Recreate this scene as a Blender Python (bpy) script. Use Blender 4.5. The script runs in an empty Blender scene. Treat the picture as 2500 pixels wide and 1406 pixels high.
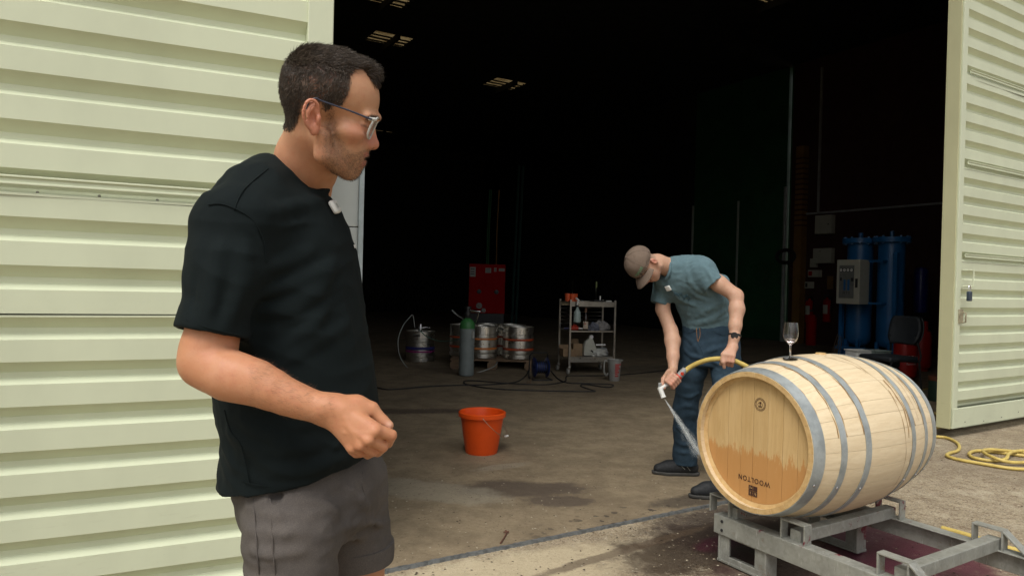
import bpy, math, random
import numpy as np
from mathutils import Vector, Matrix, Euler
random.seed(7); np.random.seed(7)
SC = bpy.context.scene
# ------------------------------------------------------------------ camera
F, CH, ROLL, PITCH = 1700.0, 1.25, 0.025, math.atan(13 / 1700)
fw = np.array([0, math.cos(PITCH), -math.sin(PITCH)])
rt = np.array([math.cos(ROLL), 0, math.sin(ROLL)]); rt -= fw * rt.dot(fw); rt /= np.linalg.norm(rt)
up = np.cross(rt, fw)
CAM = np.array([0, 0, CH])
cam = bpy.data.cameras.new('camera'); camo = bpy.data.objects.new('camera', cam)
SC.collection.objects.link(camo); SC.camera = camo
cam.sensor_width = 36; cam.lens = F / 2500 * 36; cam.clip_start = .05; cam.clip_end = 2000
mw = Matrix.Identity(4)
for i in range(3):
    mw[i][0] = rt[i]; mw[i][1] = up[i]; mw[i][2] = -fw[i]; mw[i][3] = CAM[i]
camo.matrix_world = mw
cam.dof.use_dof = False
# ------------------------------------------------------------------ light: an overcast day
SUN_EL, SUN_AZ = 58, -155         # degrees; azimuth clockwise from +Y (behind the camera, to the left)
world = bpy.data.worlds.new('World'); SC.world = world; world.use_nodes = True
wn = world.node_tree; wn.nodes.clear()
wo = wn.nodes.new('ShaderNodeOutputWorld'); wb = wn.nodes.new('ShaderNodeBackground')
sk = wn.nodes.new('ShaderNodeTexSky'); sk.sky_type = 'NISHITA'; sk.sun_disc = False
sk.sun_elevation = math.radians(SUN_EL); sk.sun_rotation = math.radians(SUN_AZ)
sk.air_density = 1.0; sk.dust_density = 4.0; sk.ozone_density = 1.0
hs = wn.nodes.new('ShaderNodeHueSaturation'); hs.inputs['Saturation'].default_value = .12
wb.inputs['Strength'].default_value = .12
wn.links.new(sk.outputs[0], hs.inputs['Color']); wn.links.new(hs.outputs[0], wb.inputs['Color']); wn.links.new(wb.outputs[0], wo.inputs[0])
sl = bpy.data.lights.new('sun', 'SUN'); sl.energy = 1.1; sl.angle = math.radians(28); sl.color = (1, .95, .86)
so = bpy.data.objects.new('sun', sl); SC.collection.objects.link(so)
az, el = math.radians(SUN_AZ), math.radians(SUN_EL)
sd = Vector((math.sin(az) * math.cos(el), math.cos(az) * math.cos(el), math.sin(el)))
so.rotation_euler = sd.to_track_quat('Z', 'Y').to_euler()
so.location = (0, -6, 12)
vs = SC.view_settings; vs.view_transform = 'Standard'; vs.look = 'None'; vs.gamma = 1; vs.exposure = 0.57; vs.use_curve_mapping = False
SC.render.engine = 'CYCLES'
SC.cycles.use_denoising = True
SC.cycles.max_bounces = 7; SC.cycles.diffuse_bounces = 3; SC.cycles.transparent_max_bounces = 12
SC.cycles.caustics_reflective = False; SC.cycles.caustics_refractive = False
SC.cycles.sample_clamp_indirect = 6

# ------------------------------------------------------------------ where things stand
def P(x, y, d):                    # point seen at photo pixel (x, y) at depth d
    return CAM + d * (fw + (x - 1250) / F * rt - (y - 703) / F * up)
def G(x, y, z=0.0):                # point seen at photo pixel (x, y) at height z
    v = fw + (x - 1250) / F * rt - (y - 703) / F * up
    return CAM + v * (z - CH) / v[2]
FA = math.radians(58.5)            # the building front runs at this heading
U = np.array([math.sin(FA), math.cos(FA), 0]); N = np.array([-math.cos(FA), math.sin(FA), 0])
BROT = math.pi / 2 - FA
def W(a, b, z=0.0):                # building coordinates (along the front, into the building, up)
    return U * a + N * b + np.array([0, 0, z])
# ------------------------------------------------------------------ mesh helpers
COL = SC.collection
def vadd(a, b): return tuple(x + y for x, y in zip(a, b))
def catmull(pts, n=8, closed=False):
    pts = [np.array(p, float) for p in pts]
    if len(pts) < 3: return pts
    out = []; L = len(pts); rng = L if closed else L - 1
    for i in range(rng):
        if closed: p0, p1, p2, p3 = pts[i - 1], pts[i], pts[(i + 1) % L], pts[(i + 2) % L]
        else: p0, p1, p2, p3 = pts[max(i - 1, 0)], pts[i], pts[i + 1], pts[min(i + 2, L - 1)]
        for k in range(n):
            t = k / n
            out.append(.5 * ((2 * p1) + (-p0 + p2) * t + (2 * p0 - 5 * p1 + 4 * p2 - p3) * t * t + (-p0 + 3 * p1 - 3 * p2 + p3) * t ** 3))
    if not closed: out.append(pts[-1])
    return out
class MB:
    def __init__(s): s.v = []; s.f = []; s.m = []
    def add(s, vs, fs, mi=0):
        o = len(s.v); s.v += [tuple(map(float, p)) for p in vs]
        s.f += [tuple(o + i for i in f) for f in fs]; s.m += [mi] * len(fs); return s
    def box(s, c, d, rot=None, mi=0):
        hx, hy, hz = d[0] / 2, d[1] / 2, d[2] / 2
        vs = [Vector((x, y, z)) for x in (-hx, hx) for y in (-hy, hy) for z in (-hz, hz)]
        if rot is not None:
            R = rot if isinstance(rot, Matrix) else Euler(rot).to_matrix()
            vs = [R @ q for q in vs]
        vs = [(q.x + c[0], q.y + c[1], q.z + c[2]) for q in vs]
        return s.add(vs, [(0, 1, 3, 2), (4, 6, 7, 5), (0, 4, 5, 1), (2, 3, 7, 6), (0, 2, 6, 4), (1, 5, 7, 3)], mi)
    def tube(s, pts, r, seg=8, smooth=0, closed=False, caps=True, mi=0):
        if smooth: 
            rr = r
            pts = catmull(pts, smooth, closed)
        pts = [np.array(p, float) for p in pts]; L = len(pts)
        rs = r if hasattr(r, '__len__') else [r] * L
        if len(rs) != L: rs = list(np.interp(np.linspace(0, 1, L), np.linspace(0, 1, len(rs)), rs))
        vs = []; prev = None
        for i, p in enumerate(pts):
            a = pts[i - 1] if (i > 0 or closed) else pts[i]; b = pts[(i + 1) % L] if (i < L - 1 or closed) else pts[i]
            t = b - a; t = t / (np.linalg.norm(t) + 1e-12)
            if prev is None:
                h = np.array([0, 0, 1.]) if abs(t[2]) < .9 else np.array([1., 0, 0])
                e = np.cross(t, h)
            else: e = prev - t * prev.dot(t)
            e = e / (np.linalg.norm(e) + 1e-12); prev = e; g = np.cross(t, e)
            for k in range(seg):
                w = 2 * math.pi * k / seg; vs.append(p + rs[i] * (math.cos(w) * e + math.sin(w) * g))
        fs = []
        for i in range(L if closed else L - 1):
            for k in range(seg):
                a, b = i * seg + k, i * seg + (k + 1) % seg; j = (i + 1) % L
                fs.append((a, b, j * seg + (k + 1) % seg, j * seg + k))
        if caps and not closed: fs += [tuple(range(seg))[::-1], tuple(range((L - 1) * seg, L * seg))]
        return s.add(vs, fs, mi)
    def lathe(s, prof, seg=32, o=(0, 0, 0), axis='z', a0=0, a1=2 * math.pi, mi=0, closed=False):
        full = abs(a1 - a0 - 2 * math.pi) < 1e-6; n = seg if full else seg + 1; vs = []; fs = []
        for (r, z) in prof:
            for k in range(n):
                w = a0 + (a1 - a0) * k / seg; c, q = r * math.cos(w), r * math.sin(w)
                vs.append({'z': (o[0] + c, o[1] + q, o[2] + z), 'x': (o[0] + z, o[1] + c, o[2] + q), 'y': (o[0] + q, o[1] + z, o[2] + c)}[axis])
        L = len(prof)
        for i in range(L if closed else L - 1):
            j = (i + 1) % L
            for k in range(seg):
                k2 = (k + 1) % n
                fs.append((i * n + k, i * n + k2, j * n + k2, j * n + k))
        return s.add(vs, fs, mi)
    def prism(s, poly, depth, frame=None, mi=0):   # polygon in local xy, extruded along local z
        n = len(poly); vs = [Vector((p[0], p[1], 0)) for p in poly] + [Vector((p[0], p[1], depth)) for p in poly]
        if frame is not None: vs = [frame @ q for q in vs]
        return s.add([tuple(q) for q in vs], [tuple(range(n))[::-1], tuple(range(n, 2 * n))] + [(i, (i + 1) % n, n + (i + 1) % n, n + i) for i in range(n)], mi)
    def grid(s, fn, nu, nv, mi=0):
        vs = [fn(i / nu, j / nv) for i in range(nu + 1) for j in range(nv + 1)]
        return s.add(vs, [(i * (nv + 1) + j, (i + 1) * (nv + 1) + j, (i + 1) * (nv + 1) + j + 1, i * (nv + 1) + j + 1) for i in range(nu) for j in range(nv)], mi)
    def mesh(s, name, mats, smooth=True, angle=40):
        me = bpy.data.meshes.new(name); me.from_pydata(s.v, [], s.f); me.update()
        for m in (mats if isinstance(mats, (list, tuple)) else [mats]): me.materials.append(m)
        if any(s.m): me.polygons.foreach_set('material_index', s.m)
        fixn(me)
        if smooth:
            me.shade_smooth(); me.set_sharp_from_angle(angle=math.radians(angle))
        return me
    def build(s, name, mats, parent=None, smooth=True, angle=40, bevel=0, loc=(0, 0, 0), rz=0):
        o = bpy.data.objects.new(name, s.mesh(name, mats, smooth, angle)); COL.objects.link(o)
        o.location = loc; o.rotation_euler = (0, 0, rz)
        if parent is not None: o.parent = parent
        if bevel:
            b = o.modifiers.new('bevel', 'BEVEL'); b.width = bevel; b.segments = 2; b.limit_method = 'ANGLE'; b.angle_limit = math.radians(50)
        return o
def fixn(me):
    import bmesh
    bm = bmesh.new(); bm.from_mesh(me); bmesh.ops.recalc_face_normals(bm, faces=bm.faces); bm.to_mesh(me); bm.free()
def tag(o, label=None, cat=None, group=None, kind=None):
    if label: o['label'] = label
    if cat: o['category'] = cat
    if group: o['group'] = group
    if kind: o['kind'] = kind
    return o
def thing(name, label, cat, loc=(0, 0, 0), rz=0, group=None):
    o = bpy.data.objects.new(name, None); COL.objects.link(o); o.empty_display_size = .1
    o.location = tuple(float(c) for c in loc); o.rotation_euler = (0, 0, rz); return tag(o, label, cat, group)
def inst(name, mesh, parent, loc=(0, 0, 0), rot=(0, 0, 0), scale=(1, 1, 1)):
    o = bpy.data.objects.new(name, mesh); COL.objects.link(o); o.location = loc; o.rotation_euler = rot; o.scale = scale
    if parent is not None: o.parent = parent
    return o
def copy_tree(o, parent=None):
    c = o.copy(); COL.objects.link(c); c.parent = parent
    for ch in list(o.children): copy_tree(ch, c)
    return c
def text_obj(name, txt, size, mat, parent, frame, depth=.0006, align='CENTER', spacing=1.0, xs=1.0, bold=0):
    cu = bpy.data.curves.new(name, 'FONT'); cu.body = txt; cu.size = size; cu.align_x = align; cu.align_y = 'CENTER'; cu.extrude = depth; cu.space_character = spacing; cu.offset = bold
    cu.resolution_u = 3
    t = bpy.data.objects.new('tmp', cu); COL.objects.link(t); bpy.context.view_layer.update()
    me = bpy.data.meshes.new_from_object(t.evaluated_get(bpy.context.evaluated_depsgraph_get())); bpy.data.objects.remove(t)
    me.transform(frame @ Matrix.Diagonal((xs, 1, 1, 1))); me.materials.clear(); me.materials.append(mat); me.name = name
    o = bpy.data.objects.new(name, me); COL.objects.link(o); o.parent = parent; return o
def frame(o, x, y):               # 4x4 with the given origin, x and y directions
    x = Vector(x).normalized(); y = Vector(y); y = (y - x * x.dot(y)).normalized(); z = x.cross(y)
    m = Matrix.Identity(4)
    for i in range(3): m[i][0] = x[i]; m[i][1] = y[i]; m[i][2] = z[i]; m[i][3] = o[i]
    return m
# ------------------------------------------------------------------ materials
class NT:
    def __init__(s, name):
        s.mat = bpy.data.materials.new(name); s.mat.use_nodes = True; s.t = s.mat.node_tree; s.n = s.t.nodes
        s.b = s.n['Principled BSDF']; s.tc = None
    def new(s, ty, **kw):
        x = s.n.new(ty)
        for k, v in kw.items(): setattr(x, k, v)
        return x
    def link(s, a, b): s.t.links.new(a, b)
    def co(s, scale=(1, 1, 1), loc=(0, 0, 0), rot=(0, 0, 0)):
        if s.tc is None: s.tc = s.new('ShaderNodeTexCoord')
        m = s.new('ShaderNodeMapping'); m.inputs['Scale'].default_value = scale; m.inputs['Location'].default_value = loc; m.inputs['Rotation'].default_value = rot
        s.link(s.tc.outputs['Object'], m.inputs['Vector']); return m.outputs[0]
    def noise(s, scale, detail=5, rough=.6, vec=None, dist=0):
        x = s.new('ShaderNodeTexNoise'); x.inputs['Scale'].default_value = scale; x.inputs['Detail'].default_value = detail; x.inputs['Roughness'].default_value = rough; x.inputs['Distortion'].default_value = dist
        s.link(vec if vec is not None else s.co(), x.inputs['Vector']); return x.outputs['Fac']
    def voronoi(s, scale, vec=None, feature='F1', out='Distance'):
        x = s.new('ShaderNodeTexVoronoi', feature=feature); x.inputs['Scale'].default_value = scale
        s.link(vec if vec is not None else s.co(), x.inputs['Vector']); return x.outputs[out]
    def ramp(s, fac, a, b, lo=0., hi=1.):
        x = s.new('ShaderNodeMapRange'); x.inputs['From Min'].default_value = a; x.inputs['From Max'].default_value = b; x.inputs['To Min'].default_value = lo; x.inputs['To Max'].default_value = hi
        x.interpolation_type = 'SMOOTHSTEP'
        s.link(fac, x.inputs['Value']); return x.outputs[0]
    def math(s, op, a, b=None, clamp=False):
        x = s.new('ShaderNodeMath', operation=op); x.use_clamp = clamp
        for i, q in enumerate((a, b)):
            if q is None: continue
            if isinstance(q, (int, float)): x.inputs[i].default_value = q
            else: s.link(q, x.inputs[i])
        return x.outputs[0]
    def mix(s, fac, a, b, mode='MIX'):
        x = s.new('ShaderNodeMix', data_type='RGBA', blend_type=mode)
        for q, i in ((fac, 0), (a, 6), (b, 7)):
            if isinstance(q, (int, float)): x.inputs[i].default_value = q
            elif isinstance(q, tuple): x.inputs[i].default_value = (*q[:3], 1)
            else: s.link(q, x.inputs[i])
        return x.outputs[2]
    def blob(s, vec, c, r, ang=0, soft=.35, warp=None):   # 1 inside an ellipse on the ground, ragged by warp
        m = s.new('ShaderNodeMapping'); m.vector_type = 'TEXTURE'
        m.inputs['Location'].default_value = (c[0], c[1], 0); m.inputs['Rotation'].default_value = (0, 0, ang); m.inputs['Scale'].default_value = (r[0], r[1], 1)
        s.link(vec, m.inputs['Vector'])
        sp = s.new('ShaderNodeSeparateXYZ'); s.link(m.outputs[0], sp.inputs[0])
        d = s.math('SQRT', s.math('ADD', s.math('POWER', s.math('ABSOLUTE', sp.outputs[0]), 2), s.math('POWER', s.math('ABSOLUTE', sp.outputs[1]), 2)))
        if warp is not None: d = s.math('ADD', d, warp)
        return s.ramp(d, 1 - soft, 1 + soft, 1, 0)
    def bump(s, h, strength, dist=.01):
        x = s.new('ShaderNodeBump'); x.inputs['Strength'].default_value = strength; x.inputs['Distance'].default_value = dist
        s.link(h, x.inputs['Height'])
        if s.b.inputs['Normal'].links: s.link(s.b.inputs['Normal'].links[0].from_socket, x.inputs['Normal'])
        s.link(x.outputs[0], s.b.inputs['Normal'])
    def set(s, **kw):
        for k, v in kw.items():
            i = s.b.inputs[k.replace('_', ' ')]
            if hasattr(v, 'node'): s.link(v, i)
            else: i.default_value = (*v, 1) if isinstance(v, tuple) and len(v) == 3 else v
        return s
def M(name, col, rough=.55, metal=0., var=.25, vs=6, col2=None, bump=0, bs=60, stretch=(1, 1, 1), bd=.004, **kw):
    t = NT(name); v = t.co(stretch); f = t.noise(vs, 6, .65, v)
    c2 = col2 or tuple(c * (1 - var) for c in col)
    t.set(Base_Color=t.mix(t.ramp(f, .35, .68), col, c2), Metallic=metal, Roughness=t.ramp(t.noise(vs * 2.3, 4, .6, v), .3, .7, max(rough - .08, .02), min(rough + .1, 1)))
    if bump: t.bump(t.noise(bs, 4, .6, v), bump, bd)
    for k, q in kw.items(): t.set(**{k: q})
    return t.mat
def glass(name, col=(1, 1, 1), rough=.02, ior=1.45, alpha=None):
    t = NT(name); t.set(Base_Color=col, Roughness=rough, IOR=ior, Transmission_Weight=1.0); return t.mat
# ------------------------------------------------------------------ surfaces of the place
def mat_yard():
    t = NT('yard_concrete'); v = t.co()
    big = t.noise(.9, 6, .6, v); mid = t.noise(6, 7, .7, v); warp = t.math('MULTIPLY', t.math('SUBTRACT', t.noise(5, 6, .7, v), .5), 1.5)
    agg = t.voronoi(150, v); aggc = t.voronoi(150, v, out='Color'); sepc = t.new('ShaderNodeSeparateXYZ'); t.link(aggc, sepc.inputs[0])
    c = t.mix(t.ramp(mid, .28, .72), (.40, .33, .22), (.26, .205, .13))
    c = t.mix(t.math('MULTIPLY', t.ramp(sepc.outputs[0], .6, 1.0), .5), c, (.58, .52, .41)); c = t.mix(t.math('MULTIPLY', t.ramp(sepc.outputs[1], .72, .95), .7), c, (.10, .072, .046))
    c = t.mix(t.math('MULTIPLY', t.ramp(big, .46, .66), .6), c, (.20, .155, .105))
    c = t.mix(t.math('MULTIPLY', t.ramp(t.noise(2.2, 7, .75, v), .52, .66), .5), c, (.50, .44, .32))
    c = t.mix(t.math('MULTIPLY', t.ramp(t.noise(16, 8, .85, v), .5, .6), .6), c, (.13, .075, .037))
    pale = t.math('ADD', t.blob(v, G(1430, 1375), (.75, .16), BROT, .5, warp), t.blob(v, G(1150, 1395), (.5, .12), BROT, .5, warp), True)
    c = t.mix(t.math('MULTIPLY', pale, .7), c, (.56, .47, .31))
    spk = t.ramp(t.noise(60, 6, .85, t.co((1, 1, 1), (5, 3, 0))), .53, .62); c = t.mix(t.math('MULTIPLY', t.math('MULTIPLY', spk, t.ramp(t.noise(4, 5, .7, t.co(loc=(1, 8, 0))), .40, .58)), .55), c, (.12, .07, .036))
    # wet brown and purple wine under and beside the rack
    for (x, y), r, ang, col, k in (((1730, 1330), (.55, .28), BROT, (.035, .022, .016), .85), ((1800, 1290), (.55, .33), BROT, (.03, .018, .014), .8),
                                   ((2240, 1400), (.62, .30), BROT + .2, (.085, .010, .030), .95), ((2120, 1330), (.42, .2), BROT, (.085, .012, .03), .85),
                                   ((1760, 1325), (.16, .07), BROT, (.06, .010, .022), .7), ((1900, 1400), (.4, .2), BROT, (.05, .02, .02), .7)):
        g = G(x, y); m = t.blob(v, g, r, ang, .3, warp)
        holes = t.ramp(t.noise(34, 5, .75, v), .30, .42)
        c = t.mix(t.math('MULTIPLY', t.math('MULTIPLY', m, holes), k), c, col)
    # crack filled with dirt running off from the threshold
    a, b = G(1330, 1400), G(1720, 1285); d = (b - a) / np.linalg.norm(b - a); L = np.linalg.norm(b - a)
    m = t.blob(v, (a + b) / 2, (L * .62, .035), math.atan2(d[1], d[0]), .25, t.math('MULTIPLY', warp, 1.3)); c = t.mix(t.math('MULTIPLY', m, .7), c, (.10, .07, .045))
    wet = t.math('ADD', t.blob(v, G(2240, 1395), (.6, .33), BROT + .2, .3, warp), t.blob(v, G(1790, 1320), (.6, .3), BROT, .3, warp), True)
    t.set(Base_Color=c, Roughness=t.ramp(wet, 0, 1, .9, .42))
    t.bump(agg, .3, .003); t.bump(t.noise(24, 9, .85, v), .6, .008)
    return t.mat
def mat_floor():
    t = NT('floor_concrete'); v = t.co()
    big = t.noise(.7, 6, .6, v); mid = t.noise(4, 8, .72, v); fine = t.noise(60, 4, .7, v); warp = t.math('MULTIPLY', t.math('SUBTRACT', t.noise(3.2, 7, .72, v), .5), 1.7)
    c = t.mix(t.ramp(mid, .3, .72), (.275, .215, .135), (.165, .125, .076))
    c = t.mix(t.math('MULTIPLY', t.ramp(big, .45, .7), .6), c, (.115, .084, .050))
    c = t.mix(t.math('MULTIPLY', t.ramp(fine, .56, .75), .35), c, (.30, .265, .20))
    for (x, y), r, ang, col, k in (((1260, 1195), (.42, .17), BROT - .5, (.075, .055, .040), .85), ((1360, 1225), (.22, .09), BROT - .5, (.075, .055, .040), .8),
                                   ((1060, 1200), (.45, .2), BROT - .9, (.30, .265, .195), .6), ((1230, 1140), (.22, .06), BROT, (.30, .26, .19), .5),
                                   ((1020, 1005), (.8, .12), .2, (.05, .033, .024), .7), ((1700, 1220), (.35, .1), BROT, (.05, .038, .028), .75),
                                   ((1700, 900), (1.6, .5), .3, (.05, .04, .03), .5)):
        c = t.mix(t.math('MULTIPLY', t.blob(v, G(x, y), r, ang, .22, warp), k), c, col)
    c = t.mix(t.math('MULTIPLY', t.ramp(t.noise(26, 8, .85, v), .50, .66), .45), c, (.095, .066, .038))
    # splashed drops
    dv = t.new('ShaderNodeTexVoronoi'); dv.inputs['Scale'].default_value = 13; dv.inputs['Randomness'].default_value = 1
    wv = t.new('ShaderNodeVectorMath', operation='ADD'); nz = t.new('ShaderNodeTexNoise'); nz.inputs['Scale'].default_value = 22; t.link(v, nz.inputs['Vector'])
    sc = t.new('ShaderNodeVectorMath', operation='SCALE'); sc.inputs['Scale'].default_value = .05; t.link(nz.outputs['Color'], sc.inputs[0]); t.link(v, wv.inputs[0]); t.link(sc.outputs[0], wv.inputs[1]); t.link(wv.outputs[0], dv.inputs['Vector'])
    area = t.blob(v, G(1560, 1270), (.62, .2), BROT, .5); area2 = t.blob(v, G(1200, 1330), (1.3, .35), BROT, .5)
    drop = t.math('MULTIPLY', t.ramp(dv.outputs['Distance'], .24, .31, 1, 0), t.math('MULTIPLY', area, .85)); c = t.mix(drop, c, (.04, .03, .022))
    sp = t.voronoi(46, v); spc = t.ramp(sp, .12, .22, 1, 0); rare = t.ramp(t.noise(9, 5, .75, v), .48, .58)
    c = t.mix(t.math('MULTIPLY', t.math('MULTIPLY', spc, rare), .75), c, (.035, .025, .018))
    spw = t.ramp(t.voronoi(31, t.co(loc=(3, 7, 0))), .05, .08, 1, 0); c = t.mix(t.math('MULTIPLY', t.math('MULTIPLY', spw, t.ramp(t.noise(5, 4, .7, t.co(loc=(9, 2, 0))), .53, .6)), .8), c, (.42, .38, .30))
    t.set(Base_Color=c, Roughness=t.ramp(mid, .3, .7, .72, .95)); t.bump(t.noise(45, 8, .8, v), .5, .004); t.bump(mid, .3, .02)
    return t.mat
def mat_sheet(name='cream_sheet', col=(.605, .645, .47), dirt=.5):
    t = NT(name); v = t.co(); f = t.noise(2.5, 5, .6, t.co((1, 1, .5)))
    c = t.mix(t.ramp(f, .3, .75), col, tuple(x * .9 for x in col))
    g = t.new('ShaderNodeNewGeometry'); sp = t.new('ShaderNodeSeparateXYZ'); t.link(g.outputs['Position'], sp.inputs[0])
    low = t.ramp(sp.outputs[2], .0, .75, 1, 0)                      # splash-back dirt near the ground
    speck = t.ramp(t.voronoi(70, v), .04, .12, 1, 0); cl = t.ramp(t.noise(5, 5, .7, v), .5, .66)
    c = t.mix(t.math('MULTIPLY', t.math('MULTIPLY', speck, cl), t.math('MULTIPLY', low, .8)), c, (.10, .08, .05))
    c = t.mix(t.math('MULTIPLY', t.math('MULTIPLY', t.ramp(t.noise(26, 7, .8, t.co((.35, .35, 2.2))), .55, .8), low), dirt), c, (.22, .19, .11))
    c = t.mix(t.math('MULTIPLY', t.ramp(t.noise(9, 8, .8, t.co((.25, .25, 1))), .62, .8), .25), c, (.36, .34, .2))
    t.set(Base_Color=c, Roughness=.42, Specular_IOR_Level=.35); t.bump(t.noise(3, 3, .5, v), .12, .02); t.bump(t.noise(160, 2, .5, v), .05, .001)
    return t.mat
MAT = {}
MAT['yard'] = mat_yard(); MAT['floor'] = mat_floor(); MAT['sheet'] = mat_sheet(); MAT['stile'] = mat_sheet('cream_stile', (.605, .645, .475), .6)
MAT['jamb'] = mat_sheet('jamb_paint', (.52, .51, .31), .7)
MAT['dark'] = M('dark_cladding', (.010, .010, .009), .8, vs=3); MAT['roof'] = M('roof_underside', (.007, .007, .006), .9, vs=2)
MAT['green_wall'] = M('green_panel', (.022, .105, .042), .5, var=.35, vs=1.5); MAT['brown_wall'] = M('brown_wall', (.045, .014, .010), .8, vs=2)
MAT['yellow'] = M('yellow_paint', (.22, .115, .03), .6, vs=4); MAT['steel'] = M('zinc_strip', (.15, .155, .15), .6, .2, .5, 30, bump=.3, bs=40)
MAT['galv'] = None
MAT['screw'] = M('screw_head', (.25, .25, .2), .4, .8)
MAT['black'] = M('black_plastic', (.015, .015, .016), .45); MAT['rubber'] = M('black_rubber', (.018, .018, .018), .7)
MAT['white'] = M('white_plastic', (.72, .72, .68), .4, var=.08); MAT['grey'] = M('grey_plastic', (.3, .31, .3), .5)
MAT['chrome'] = M('chrome', (.7, .7, .7), .18, 1., .1)
MAT['paper'] = M('paper_notice', (.42, .44, .40), .8, var=.1); MAT['ink'] = M('ink', (.02, .02, .02), .8)
# ------------------------------------------------------------------ ground and building
FB = 2.79                              # distance of the building front
mb = MB(); R = 400
def gnd(i, j):
    f = lambda t: math.copysign(abs(2 * t - 1) ** 3.2, 2 * t - 1) * R
    return (f(i), f(j), 0)
mb.grid(gnd, 40, 40); o = mb.build('yard_ground', MAT['yard'], smooth=False); tag(o, kind='structure')
A0, A1, B1, RH, DH = -7.0, 14.35, 26.0, 6.6, 6.0
bl = thing('warehouse', 'dark warehouse interior seen through the wide open doorway', 'warehouse', (0, 0, 0), BROT)
mb = MB(); AS = 5.2
mb.grid(lambda i, j: (A0 + (AS - A0) * i, FB + (B1 - FB) * j, .006), 20, 30); mb.grid(lambda i, j: (AS + (A1 - AS) * i, FB + .47 + (B1 - FB - .47) * j, .006), 20, 30)
o = mb.build('warehouse_floor', MAT['floor'], smooth=False, rz=0)
o.data.transform(Matrix.Rotation(BROT, 4, 'Z')); tag(o, kind='structure')
# threshold strip with a ragged edge
mb = MB(); n = 420; vsl = []
random.seed(3)
ja = [random.uniform(-.004, .004) for _ in range(n + 1)]; jb = [random.uniform(-.004, .004) for _ in range(n + 1)]
for k in range(n + 1):
    a = .2 + k / n * 5.0; x = .02 * math.sin(a * 1.7) * .3
    q = [W(a, FB - .014 + ja[k] + x, .0), W(a, FB - .011 + ja[k] + x, .010), W(a, FB + .009 + jb[k] + x, .012), W(a, FB + .012 + jb[k] + x, .0)]
    vsl += q
mb.add(vsl, [(k * 4 + i, k * 4 + 4 + i, k * 4 + 5 + i, k * 4 + 1 + i) for k in range(n) for i in range(3)])
o = mb.build('threshold_strip', MAT['steel'], smooth=True); tag(o, kind='structure')
def bpart(name, mat, c, d, parent=bl, bevel=0):
    return MB().box(c, d).build(name, mat, parent, smooth=False, bevel=bevel)
RW = A1
# right side wall: brown near part, yellow column, green cladding beyond with pale posts
YB = 10.75                               # where the yellow column stands
bpart('brown_wall', MAT['brown_wall'], (RW + .1, (FB + YB) / 2, RH / 2), (.2, YB - FB, RH))
gx = RW + .02
PB = [10.90, 12.32, 13.89]
for k in range(2): bpart('green_panel', MAT['green_wall'], (gx + .1, (PB[k] + PB[k + 1]) / 2, RH / 2), (.2, PB[k + 1] - PB[k] - .01, RH))
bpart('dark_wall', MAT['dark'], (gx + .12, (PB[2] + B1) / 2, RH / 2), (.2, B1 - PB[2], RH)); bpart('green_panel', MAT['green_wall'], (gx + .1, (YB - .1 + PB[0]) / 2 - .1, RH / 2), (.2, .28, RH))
for b_ in PB: bpart('pale_post', MAT['paper'], (gx - .03, b_, 1.75), (.04, .04, 3.5))
bpart('yellow_column', MAT['yellow'], (RW - .1, YB - .35, 2.3), (.2, .2, 4.6))
for k in range(14): MB().box((RW - .1, YB - .35, 2.75 + k * .12), (.21, .21, .04)).build('warning_band', M('band_red', (.06, .012, .01), .6) if k == 0 else bpy.data.materials['band_red'], bl, smooth=False)
bpart('window_rail', MAT['grey'], (RW - .03, 8.2, 3.02), (.05, 4.6, .04)); bpart('window_post', MAT['grey'], (RW - .03, YB - .75, 4.7), (.05, .04, 3.3))
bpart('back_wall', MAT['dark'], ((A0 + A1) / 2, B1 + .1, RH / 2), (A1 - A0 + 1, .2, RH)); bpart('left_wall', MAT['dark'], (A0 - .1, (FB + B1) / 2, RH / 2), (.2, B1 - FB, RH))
# front wall beside and above the doorway (sheeted like the doors)
bpart('front_wall', MAT['sheet'], ((A0 + .5) / 2, FB + .45, RH / 2), (.5 - A0, .2, RH)); bpart('front_wall', MAT['sheet'], ((7.0 + A1) / 2, FB + .62, RH / 2), (A1 - 7.0, .2, RH))
bpart('door_header', MAT['sheet'], (3.75, FB + .55, (DH + RH) / 2), (6.5, .24, RH - DH))
# roof with rooflights let into it
RL = []
for (x, y, wa, wb_) in ((950, 97, .88, .72), (945, -6, .88, .72), (1232, 206, .92, .8), (932, 321, .75, .22), (1900, -6, .7, .6)):
    q = G(x, y, RH); RL.append((q @ U, q @ N, wa, wb_))
As = sorted({A0 - .6, A1 + .6, *[r[0] - r[2] / 2 for r in RL], *[r[0] + r[2] / 2 for r in RL]}); Bs = sorted({FB - .3, B1 + .6, *[r[1] - r[3] / 2 for r in RL], *[r[1] + r[3] / 2 for r in RL]})
mb = MB()
for i in range(len(As) - 1):
    for j in range(len(Bs) - 1):
        ca, cb = (As[i] + As[i + 1]) / 2, (Bs[j] + Bs[j + 1]) / 2
        if As[i + 1] - As[i] < 1e-6 or Bs[j + 1] - Bs[j] < 1e-6 or any(abs(ca - r[0]) < r[2] / 2 and abs(cb - r[1]) < r[3] / 2 for r in RL): continue
        mb.box((ca, cb, RH + .03), (As[i + 1] - As[i], Bs[j + 1] - Bs[j], .06))
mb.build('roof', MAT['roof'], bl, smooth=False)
t = NT('rooflight_grp'); v = t.co(); tl = t.new('ShaderNodeBsdfTranslucent'); tl.inputs['Color'].default_value = (.1, .075, .035, 1)
cn = t.mix(t.ramp(t.noise(3, 6, .8, t.co((.6, 5, 1))), .36, .6), (.05, .03, .01), (.17, .125, .06)); t.link(cn, tl.inputs['Color'])
t.link(tl.outputs[0], t.n['Material Output'].inputs[0]); MAT['grp'] = t.mat
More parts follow.
